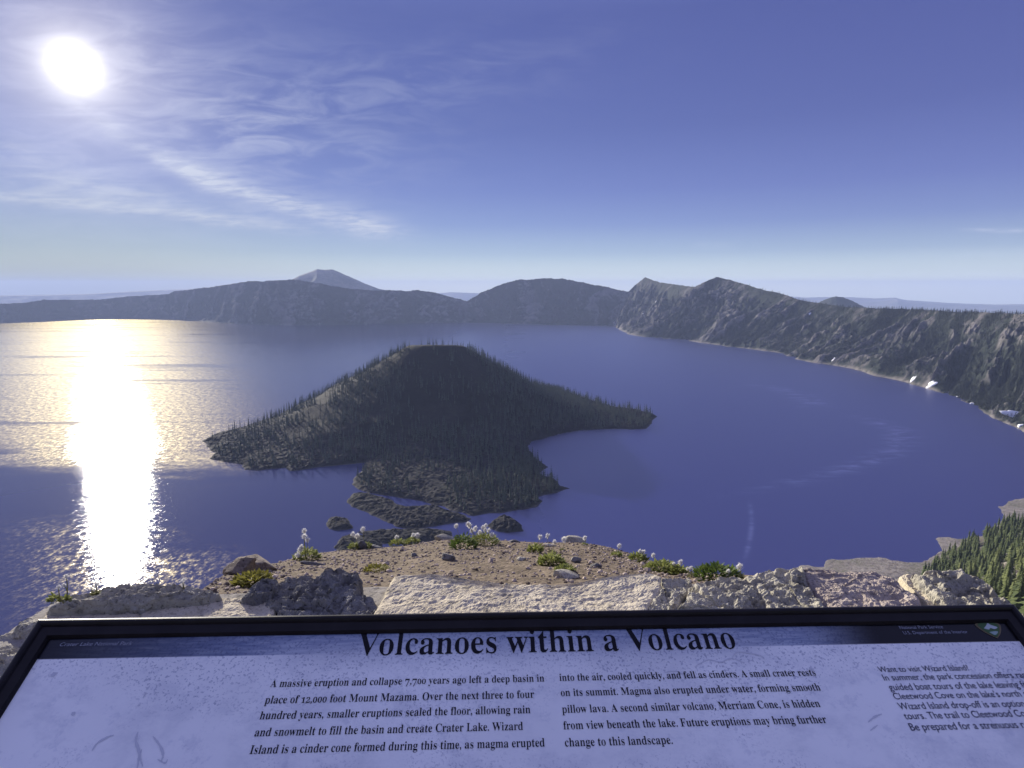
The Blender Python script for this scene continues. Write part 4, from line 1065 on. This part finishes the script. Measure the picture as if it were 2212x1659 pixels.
# (base, clump width px, clump height px, leaf material, seed heads, label)
PLANTS = [
 ((663, 1210), 46, 27, M_LEAF, [(657, 1146), (657, 1158), (664, 1165), (651, 1180), (648.5, 1186), (643, 1198)], 'leafy green plant with a column of white seed heads at the dirt left edge'),
 ((764, 1185), 14, 18, M_LEAF, [(762, 1153), (771, 1157)], 'small leafy plant with two seed heads left of the upright rock'),
 ((793, 1178), 12, 14, M_LEAF, [(784, 1142)], 'small plant with one tall seed head behind the upright rock'),
 ((861, 1179), 32, 14, M_LEAF, [(857, 1159.5)], 'low pale green tuft with one seed head on the crest'),
 ((891, 1172), 26, 16, M_LEAF, [(893, 1155), (901, 1155)], 'green tuft with two seed heads on the crest'),
 ((1001, 1186), 52, 36, M_BUSH, [(985.6, 1135)], 'big rounded dark green bush with one seed head on the crest'),
 ((1045, 1178), 64, 28, M_LEAF, [(1011, 1131), (1014.6, 1134.5), (1019, 1145), (1027, 1140.5), (1036, 1149), (1043, 1138.5), (1049.5, 1134.5), (1048, 1144), (1056, 1145), (1062, 1154)], 'light green bush crowded with ten white seed heads'),
 ((1157, 1194), 26, 18, M_LEAF, [(1166.6, 1159)], 'round green tuft with one seed head right of the bushes'),
 ((1192, 1195), 12, 6, M_STEM, [(1183, 1156), (1197.5, 1170)], 'pair of bare stalks with large white seed heads'),
 ((1214, 1190), 8, 5, M_STEM, [(1218, 1164.7)], 'single stalk with a large seed head leaning over the drop'),
 ((1263, 1178), 10, 5, M_LEAF, [(1263.4, 1161)], 'short stalk with one seed head beside the broad crest rock'),
 ((1191, 1222), 46, 26, M_LEAF, [], 'middle green tuft on the dirt without seed heads'),
 ((1221, 1240), 36, 18, M_LEAF, [], 'light green tuft nearest the cream wall stone'),
 ((1332, 1202), 20, 10, M_LEAF, [(1338, 1178)], 'tiny tuft with one tall seed head on the falling right edge'),
 ((1379, 1213), 32, 16, M_LEAF, [(1382.5, 1190), (1389, 1192)], 'tuft with two close seed heads on the falling right edge'),
 ((1430, 1236), 64, 22, M_LEAF, [(1411, 1198.4)], 'wide leafy mat with one seed head at the right end of the dirt'),
 ((1466, 1241), 34, 18, M_LEAF, [(1455, 1218), (1470, 1213.5)], 'leafy tuft with two small seed heads next to the dark green bush'),
 ((1549, 1249), 84, 22, M_BUSH, [(1561, 1233), (1573, 1234)], 'long low dark green bush behind the speckled wall stones'),
 ((1600, 1249), 4, 3, M_STEM, [(1597.6, 1222.6)], 'lone stalk with a big white seed head at the right end of the bush'),
 ((1492, 1248), 12, 8, M_STEM, [(1485, 1228), (1493, 1226), (1499, 1230)], 'dry stalks with three small seed heads left of the dark bush'),
 ((815, 1236), 50, 13, M_YELL, [], 'flat yellow green rosette on the dirt by the jagged stone'),
 ((546, 1264), 68, 22, M_YELL, [], 'yellow green leafy plant between the boulder and jagged stone'),
 ((141, 1300), 12, 10, M_LEAF, [(127, 1267), (138, 1263), (143, 1244.5)], 'three seed heads against the glare at the left wall end'),
 ((206, 1285), 5, 4, M_STEM, [(208, 1263)], 'single dark seed head against the glare behind the ledge stone'),
 ((396, 1282), 6, 5, M_STEM, [(392, 1256), (397, 1252), (396, 1263)], 'three small dark seed heads near the right end of the ledge stone'),
 ((117, 1300), 14, 12, M_LEAF, [], 'small grassy tuft at the left end of the ledge stone'),
]
prng = random.Random(31)
for i, (bp, wpx, hpx, mt, heads, lab) in enumerate(PLANTS):
    az = math.atan2(ray(*bp)[0], ray(*bp)[1])
    if bp[0] < 430: P0 = at_d(bp[0], bp[1], 1.95)
    elif bp[0] > 1500: P0 = at_d(bp[0], bp[1], 2.05)
    else: P0 = on_dirt(*bp)
    d = float(np.linalg.norm(P0-np.array([0, 0, ZC]))); sc2 = d/F*1.0
    r0 = root('alpine_plant', tuple(P0), lab, 'plant', 'alpine plants along the dirt edge')
    w_, h_ = wpx*sc2, hpx*sc2
    v, f = clump(w_, h_*.85, int(40+wpx*9), prng, max(.010, min(.022, h_*.45)))
    link('foliage', mesh_np('foliage', v, f, mt), r0)
    dh = math.hypot(P0[0], P0[1])
    for hx, hy in heads:
        hp = at_d(hx, hy, dh*prng.uniform(.985, 1.012))-P0
        sb = (hp[0]*.35, hp[1]*.35, 0)
        st = link('stem', mesh_np('stem', *tube(sb, hp, .0018, (prng.uniform(-.006, .006), prng.uniform(-.006, .006), 0)), M_STEM), r0)
        size = (6.4 if i not in (9, 18) else 7.6)*sc2*prng.uniform(.9, 1.15)
        if i >= 22 or i == 19: size *= .75
        v, f = fluff(size, prng); v = v+hp
        link('seed_head', mesh_np('seed_head', v, f, M_FLUFF), r0)

# ------------------------------------------------------------------ the sign
VP = (1050, -130)
U = ray(*VP); U = U/np.linalg.norm(U)
ra, rb = ray(83, 1337), ray(2190, 1304)
kk = (ra@U)/(rb@U); Wv = kk*rb-ra; sF = 1.25/np.linalg.norm(Wv); TL = ra*sF; Wv = Wv/np.linalg.norm(Wv)
Nv = np.cross(Wv, U)
SIGN_M = Matrix(((Wv[0], U[0], Nv[0], TL[0]), (Wv[1], U[1], Nv[1], TL[1]), (Wv[2], U[2], Nv[2], TL[2]+ZC), (0, 0, 0, 1)))
PANEL_H = -.010                                # panel lies a centimetre below the frame's lip
def loc(px, py, h=PANEL_H):
    r = ray(px, py); o_ = TL+Nv*h; q = r*((o_@Nv)/(r@Nv))-TL
    return np.array([q@Wv, q@U])
sign = root('interpretive_sign', (0, 0, 0), 'slanted dark framed park panel titled Volcanoes within a Volcano', 'sign')
sign.matrix_world = SIGN_M
SW, SH = 1.25, .78
def frame_mat():
    m, t, b = material('dark_metal', .38, .22)
    tcn = nd(t, 'ShaderNodeTexCoord').outputs['Object']
    n = noise(t, tcn, 30, 5, .6)
    put(t, b.inputs['Base Color'], mixc(t, n.step(.3, .8), (.008, .006, .007), (.016, .013, .014)))
    put(t, b.inputs['Roughness'], n*.2+.28); bump(t, b, noise(t, tcn, 400, 3, .6), .15, .0006)
    return m
M_METAL = frame_mat()
def bar(name, corners, z0, z1, lip):
    """a mitred bar: outer edge a-b, inner edge c-d, bevelled lip"""
    (a, b_, c_, d) = [np.array(q) for q in corners]
    ring = []
    for o_, i_ in ((a, d), (b_, c_)):
        e_ = i_-o_
        q = o_+0*e_; pf = [(0, z0), (0, z1-.0050), (.012, z1-.0032), (.045, z1-.0016), (.10, z1-.0006), (.17, z1), (.30, z1), (.38, z1-lip*.5), (.44, z1-lip*1.2), (.90, z1-lip*1.6), (1, z1-lip*2.6), (1, z0)]
        ring.append([(*(o_+e_*f_), z_) for f_, z_ in pf])
    V = ring[0]+ring[1]; k = len(ring[0])
    Fq = [(j, (j+1) % k, (j+1) % k+k, j+k) for j in range(k)]
    me = bpy.data.meshes.new(name); me.from_pydata([tuple(map(float, v)) for v in V], [], Fq+[tuple(range(k))[::-1], tuple(range(k, 2*k))])
    me.materials.append(M_METAL); me.update()
    return link(name, me, sign)
bw = .0215
bar('frame_bar', [(0, 0), (SW, 0), (SW-bw, -bw), (bw, -bw)], -.03, .002, .004)
bar('frame_bar', [(SW, 0), (SW, -SH), (SW-bw, -SH+bw), (SW-bw, -bw)], -.03, .002, .004)
bar('frame_bar', [(SW, -SH), (0, -SH), (bw, -SH+bw), (SW-bw, -SH+bw)], -.03, .002, .004)
bar('frame_bar', [(0, -SH), (0, 0), (bw, -bw), (bw, -SH+bw)], -.03, .002, .004)
BAND = float(np.mean([loc(150, 1426)[1], loc(1800, 1390)[1]]))
def panel_mat():
    m, t, b = material('printed_panel', .16, .3)
    oc = nd(t, 'ShaderNodeTexCoord').outputs['Object']
    s = nd(t, 'ShaderNodeSeparateXYZ'); t.links.new(oc, s.inputs[0]); u, v = X(s.outputs[0]), X(s.outputs[1])
    art = noise(t, mapping(t, oc, (1, 1, 1)), 3.0, 4, .6, .6)
    spk = noise(t, oc, 330, 2, .5); spk2 = noise(t, mapping(t, oc, (1, 1.7, 1), (0, 0, .5)), 190, 3, .6, .5)
    clus = noise(t, mapping(t, oc, (1, 1.3, 1), (0, 0, 0), (3.1, 1.2, 0)), 6.0, 4, .65)
    lines = noise(t, mapping(t, oc, (30, 300, 1)), 1.0, 3, .6)
    base = mixc(t, art.step(.35, .68), (.82, .81, .79), (.93, .915, .89))
    mot = noise(t, mapping(t, oc, (1, 1.4, 1), (0, 0, .4), (2, 5, 0)), 14.0, 5, .7)
    base = mixc(t, mot.step(.45, .68)*.42, base, (.56, .57, .62))
    base = mixc(t, noise(t, mapping(t, oc, (1, 1, 1), (0, 0, 0), (9, 4, 0)), 40.0, 5, .75).step(.56, .66)*.3, base, (.50, .52, .60))
    nearband = v.step(BAND-.10, BAND+.02)
    dens = clus*.85+nearband*.22
    base = mixc(t, spk.step(.58, .63)*dens.step(.40, .62)*.5, base, (.22, .24, .34))
    base = mixc(t, spk2.step(.62, .66)*dens.step(.40, .55)*.45, base, (.24, .26, .36))
    # drifting contour lines of the printed map
    ct = noise(t, mapping(t, oc, (1, 1, 1), (0, 0, 0), (7, 2, 0)), 4.0, 3, .5, 1.0)
    base = mixc(t, (ct-.56).gauss(.0035)*(1.0-u.step(.15, .5))*.0+(ct-.60).gauss(.004)*clus.step(.45, .6)*.5, base, (.16, .16, .24))
    # header band: black ends, printed water in the middle
    u0 = float(loc(520, 1400)[0]); u1 = float(loc(1700, 1375)[0]); u2 = float(loc(1850, 1370)[0])
    black = X.m('MAXIMUM', 1.0-u.step(u0-.26, u0+.08), u.step(u1, u2+.03))
    wat = mixc(t, (lines*.5+art*.5).step(.4, .62), (.17, .21, .34), (.36, .40, .50))
    wat = mixc(t, spk.step(.55, .62)*.5, wat, (.10, .12, .22))
    band = mixc(t, black, wat, (.006, .006, .009))
    mid = u.step(u0-.02, u0+.14)*(1.0-u.step(u1-.12, u1+.02))
    inband = v.step(BAND-.0008, BAND+.0008)
    soft = v.step(BAND-.03, BAND+.03)
    put(t, b.inputs['Base Color'], mixc(t, inband*(1.0-mid)+soft*mid, base, band))
    put(t, b.inputs['Roughness'], noise(t, oc, 9, 4, .6)*.16+.10)
    return m
V = [(bw*.8, -bw*.8, PANEL_H), (SW-bw*.8, -bw*.8, PANEL_H), (SW-bw*.8, -SH+bw*.8, PANEL_H), (bw*.8, -SH+bw*.8, PANEL_H)]
V += [(x, y, PANEL_H-.008) for x, y, z in V]
panel = link('panel', mesh_np('panel', V, [(3, 2, 1, 0), (4, 5, 6, 7), (0, 1, 5, 4), (1, 2, 6, 5), (2, 3, 7, 6), (3, 0, 4, 7)], panel_mat()), sign)

# lettering
def flat_mat(name, c, rough=.3):
    m, t, b = material(name, rough, .15); b.inputs['Base Color'].default_value = (*c, 1); return m
M_INK = flat_mat('black_ink', (.006, .006, .010), .22); M_INK2 = flat_mat('grey_ink', (.03, .035, .07), .22); M_WHITE = flat_mat('white_ink', (.30, .31, .36), .3)
DG = bpy.context.evaluated_depsgraph_get()
def math_bold(c):
    if 'A' <= c <= 'Z': return chr(0x1D400+ord(c)-65)
    if 'a' <= c <= 'z': return chr(0x1D41A+ord(c)-97)
    if '0' <= c <= '9': return chr(0x1D7CE+ord(c)-48)
    return c
def text_curve(s, kern=0.0):
    cu = bpy.data.curves.new('text', 'FONT'); cu.body = s
    o_ = bpy.data.objects.new('text', cu); COL.objects.link(o_)
    bpy.context.view_layer.update()
    oe = o_.evaluated_get(bpy.context.evaluated_depsgraph_get())
    cv = oe.to_curve(bpy.context.evaluated_depsgraph_get())
    out = []
    for sp in cv.splines:
        if sp.type == 'BEZIER':
            out.append([(np.array(p.co[:2]), np.array(p.handle_left[:2]), np.array(p.handle_right[:2])) for p in sp.bezier_points])
        else:
            out.append([(np.array(p.co[:2]),)*3 for p in sp.points])
    oe.to_curve_clear()
    bpy.data.objects.remove(o_); bpy.data.curves.remove(cu)
    return out
def xmax(sp): return max(p[0][0] for s in sp for p in s)
GL = {}
def glyph(c, thin):
    if (c, thin) in GL: return GL[(c, thin)]
    k = math_bold(c); ell = math_bold('l')
    if 'ref' not in GL: GL['ref'] = xmax(text_curve(ell))
    adv = xmax(text_curve(k+ell))-GL['ref']
    sp = text_curve(k) if c != ' ' else []
    def area(s): return sum(s[i-1][0][0]*s[i][0][1]-s[i][0][0]*s[i-1][0][1] for i in range(len(s)))
    if sp and c not in '.,:;-?':
        sg = 1.0 if max((area(s) for s in sp), key=abs) > 0 else -1.0
        new = []
        for s in sp:
            q = []
            for i, (co, hl, hr) in enumerate(s):
                t1 = co-hl if np.linalg.norm(co-hl) > 1e-6 else co-s[i-1][0]
                t2 = hr-co if np.linalg.norm(hr-co) > 1e-6 else s[(i+1) % len(s)][0]-co
                t1 = t1/(np.linalg.norm(t1)+1e-9); t2 = t2/(np.linalg.norm(t2)+1e-9)
                nx = sg*(t1[1]+t2[1])*.5
                d = np.array([-thin*nx, 0]); q.append((co+d, hl+d, hr+d))
            new.append(q)
        sp = new
    GL[(c, thin)] = (sp, adv); return sp, adv
def serif_line(s, thin=.012, oldstyle=True):
    x = 0.0; out = []
    for c in s:
        sp, adv = glyph(c, thin); sy, dy_, sx = 1.0, 0.0, 1.0
        if oldstyle and c in '012': sy, sx = .68, .86
        if oldstyle and c in '34579': dy_ = -.20
        for q in sp: out.append([tuple(np.array([x+p[0]*sx, p[1]*sy+dy_]) for p in pt) for pt in q])
        x += adv*sx-.004
    return out, x
def curve_mesh(name, splines, mat):
    cu = bpy.data.curves.new(name, 'CURVE'); cu.dimensions = '2D'; cu.fill_mode = 'BOTH'; cu.resolution_u = 4
    for s in splines:
        sp = cu.splines.new('BEZIER'); sp.bezier_points.add(len(s)-1); sp.use_cyclic_u = True
        for bp_, (co, hl, hr) in zip(sp.bezier_points, s):
            bp_.handle_left_type = bp_.handle_right_type = 'FREE'
            bp_.co = (*co, 0); bp_.handle_left = (*hl, 0); bp_.handle_right = (*hr, 0)
    o_ = bpy.data.objects.new('tmp', cu); COL.objects.link(o_)
    dg = bpy.context.evaluated_depsgraph_get(); dg.update()
    me = bpy.data.meshes.new_from_object(o_.evaluated_get(dg)); me.name = name
    bpy.data.objects.remove(o_); bpy.data.curves.remove(cu)
    me.materials.clear(); me.materials.append(mat)
    return me
INK_H = PANEL_H+.0006
def set_block(name, lines, mat, kind, asp=1.0, slant=0.0, label=None, thin=.012):
    spl = []
    for s, p0, p1 in lines:
        a, b_ = loc(*p0, INK_H), loc(*p1, INK_H)
        if kind == 'serif': sp, w_ = serif_line(s, thin); w_ = xmax(sp); x0 = min(p[0][0] for q in sp for p in q)
        else:
            sp = text_curve(s); w_ = xmax(sp); x0 = min(p[0][0] for q in sp for p in q)
        k = (b_[0]-a[0])/(w_-x0); yy0 = (a[1]+b_[1])/2
        for q in sp:
            spl.append([tuple(np.array([a[0]+(c_[0]-x0+slant*c_[1])*k, yy0+c_[1]*k*asp]) for c_ in pt) for pt in q])
    me = curve_mesh(name, spl, mat)
    o_ = link(name, me, panel); o_.location = (0, 0, INK_H)
    if label: o_['label'] = label
    return o_
set_block('title_lettering', [('Volcanoes within a Volcano', (768, 1414), (1593, 1402))], M_INK, 'serif', 1.10, thin=.010)
set_block('body_lettering', [
    ('A massive eruption and collapse 7,700 years ago left a deep basin in', (583, 1483), (1176, 1473)),
    ('place of 12,000 foot Mount Mazama. Over the next three to four', (571, 1520), (1154, 1507)),
    ('hundred years, smaller eruptions sealed the floor, allowing rain', (560, 1553), (1146, 1541)),
    ('and snowmelt to fill the basin and create Crater Lake. Wizard', (549, 1590), (1130, 1577)),
    ('Island is a cinder cone formed during this time, as magma erupted', (538, 1629), (1177, 1612)),
    ('into the air, cooled quickly, and fell as cinders. A small crater rests', (1209, 1470), (1764, 1460)),
    ('on its summit. Magma also erupted under water, forming smooth', (1212, 1504), (1774, 1491)),
    ('pillow lava. A second similar volcano, Merriam Cone, is hidden', (1215, 1541), (1773, 1526)),
    ('from view beneath the lake. Future eruptions may bring further', (1218, 1577), (1787, 1560)),
    ('change to this landscape.', (1221, 1612), (1454, 1607))], M_INK, 'serif', 1.14, thin=.013)
set_block('side_lettering', [
    ('Want to visit Wizard Island?', (1900, 1451), (2096, 1449)),
    ('In summer, the park concession offers ranger-', (1912, 1472), (2248, 1461)),
    ('guided boat tours of the lake leaving from', (1925, 1494), (2243, 1481)),
    ("Cleetwood Cove on the lake's north side. A", (1936, 1515), (2262, 1499)),
    ('Wizard Island drop-off is an option on some', (1947, 1537), (2286, 1520)),
    ('tours. The trail to Cleetwood Cove is steep.', (1959, 1558), (2300, 1541)),
    ('Be prepared for a strenuous return hike.', (1972, 1583), (2300, 1565))], M_INK2, 'sans', 1.05)
set_block('header_lettering', [('Crater Lake National Park', (127, 1396), (284, 1393))], M_WHITE, 'sans', .85, .12)
set_block('agency_lettering', [('National Park Service', (1945, 1359), (2038, 1357)), ('U.S. Department of the Interior', (1953, 1370), (2092, 1368))], M_WHITE, 'sans', .95)
# faint printed map lines
def ribbons(name, lines, mat, parent):
    for pts, w in lines:
        q = spline(np.array([loc(a, b_, INK_H) for a, b_ in pts]), 30)
        tn = np.gradient(q, axis=0); tn /= np.linalg.norm(tn, axis=1)[:, None]
        wv = w*(.35+.65*np.sin(np.linspace(.1, 3.0, len(q))))[:, None]*(1+.4*vnoise(np.arange(len(q))*.7, np.zeros(len(q))))[:, None]; sd = np.stack([-tn[:, 1], tn[:, 0]], 1)*wv
        V = [(*p, INK_H-.0002) for p in q+sd]+[(*p, INK_H-.0002) for p in q-sd]
        m_ = len(q)
        me = bpy.data.meshes.new(name); me.from_pydata([tuple(map(float, v)) for v in V], [], [(k, m_+k, m_+k+1, k+1) for k in range(m_-1)]); me.materials.append(mat); me.update()
        link(name, me, parent)
ribbons('map_line', [([(198, 1622), (210, 1605), (232, 1592), (245, 1588)], .0012), ([(298, 1580), (293, 1600), (300, 1625), (296, 1660)], .0013), ([(330, 1590), (345, 1610), (352, 1630), (348, 1645)], .0012),
    ([(306, 1618), (302, 1635), (308, 1655)], .0009), ([(340, 1640), (356, 1648), (362, 1640)], .0009), ([(308, 1508), (316, 1495)], .0008), ([(298, 1522), (302, 1524)], .0014),
    ([(112, 1462), (118, 1452)], .0030), ([(154, 1545), (162, 1538)], .0025), ([(1500, 1440), (1530, 1425), (1556, 1430), (1580, 1422), (1610, 1432)], .0007), ([(1580, 1422), (1596, 1408), (1640, 1415), (1652, 1424)], .0007),
    ([(1435, 1452), (1462, 1450), (1490, 1462), (1520, 1462)], .0007), ([(1760, 1415), (1764, 1418)], .0018), ([(1748, 1442), (1756, 1446)], .0022), ([(1875, 1560), (1890, 1548), (1905, 1542)], .0010), ([(1880, 1578), (1896, 1566)], .0008)],
    flat_mat('map_ink', (.60, .60, .64), .3), panel)
# arrowhead emblem in the band's right end
ea, eb = loc(2126, 1341, INK_H), loc(2168, 1378, INK_H)
def emblem_shape(name, pts, mat, h, parent):
    P_ = spline(pts+[pts[0]], 60)[:-1]
    q = [(float(x), float(y), h) for x, y in P_]
    me = bpy.data.meshes.new(name); me.from_pydata(q, [], [tuple(range(len(q)))]); me.materials.append(mat); me.update()
    if me.polygons[0].normal.z < 0: me.flip_normals()
    return link(name, me, parent)
EW, EH = .036, abs(eb[1]-ea[1])*1.02
ex, ey = (ea[0]+eb[0])/2-.004, ea[1]
def E(x, y): return (ex+x*EW*.5, ey-EH+y*EH)
em = emblem_shape('arrowhead_emblem', [E(0, 0), E(.42, .22), E(.78, .52), E(.92, .80), E(.55, .90), E(.35, 1.0), E(0, .97), E(-.35, 1.0), E(-.55, .90), E(-.92, .80), E(-.78, .52), E(-.42, .22)], flat_mat('emblem_border', (.16, .13, .07)), INK_H, panel)
emblem_shape('emblem_field', [E(0, .06), E(.34, .26), E(.64, .54), E(.74, .78), E(.3, .90), E(-.3, .90), E(-.74, .78), E(-.64, .54), E(-.34, .26)], flat_mat('emblem_green', (.06, .12, .045)), INK_H+.0004, em)
emblem_shape('emblem_mountain', [E(-.5, .55), E(-.2, .70), E(.05, .84), E(.2, .74), E(.55, .60), E(.25, .50), E(.0, .56), E(-.2, .48)], flat_mat('emblem_snow', (.45, .50, .48)), INK_H+.0008, em)
emblem_shape('emblem_lake', [E(-.3, .34), E(.1, .38), E(.36, .36), E(.14, .22), E(-.08, .18)], flat_mat('emblem_lake', (.30, .40, .36)), INK_H+.0008, em)
# posts that carry the panel
for ux in (.28, .97):
    top = SIGN_M @ Vector((ux, -.40, -.012)); hgt = top.z-ZG+.05
    v = np.array([(sx*.03, sy*.03, z) for z in (-hgt, -.006) for sx, sy in ((-1, -1), (1, -1), (1, 1), (-1, 1))], float)
    o = link('post', mesh_np('post', v, [(0, 1, 5, 4), (1, 2, 6, 5), (2, 3, 7, 6), (3, 0, 4, 7), (4, 5, 6, 7), (3, 2, 1, 0)], M_METAL), sign)
    bpy.context.view_layer.update()
    o.matrix_world = Matrix.Translation(top-Vector((0, 0, .02)))

make_haze()
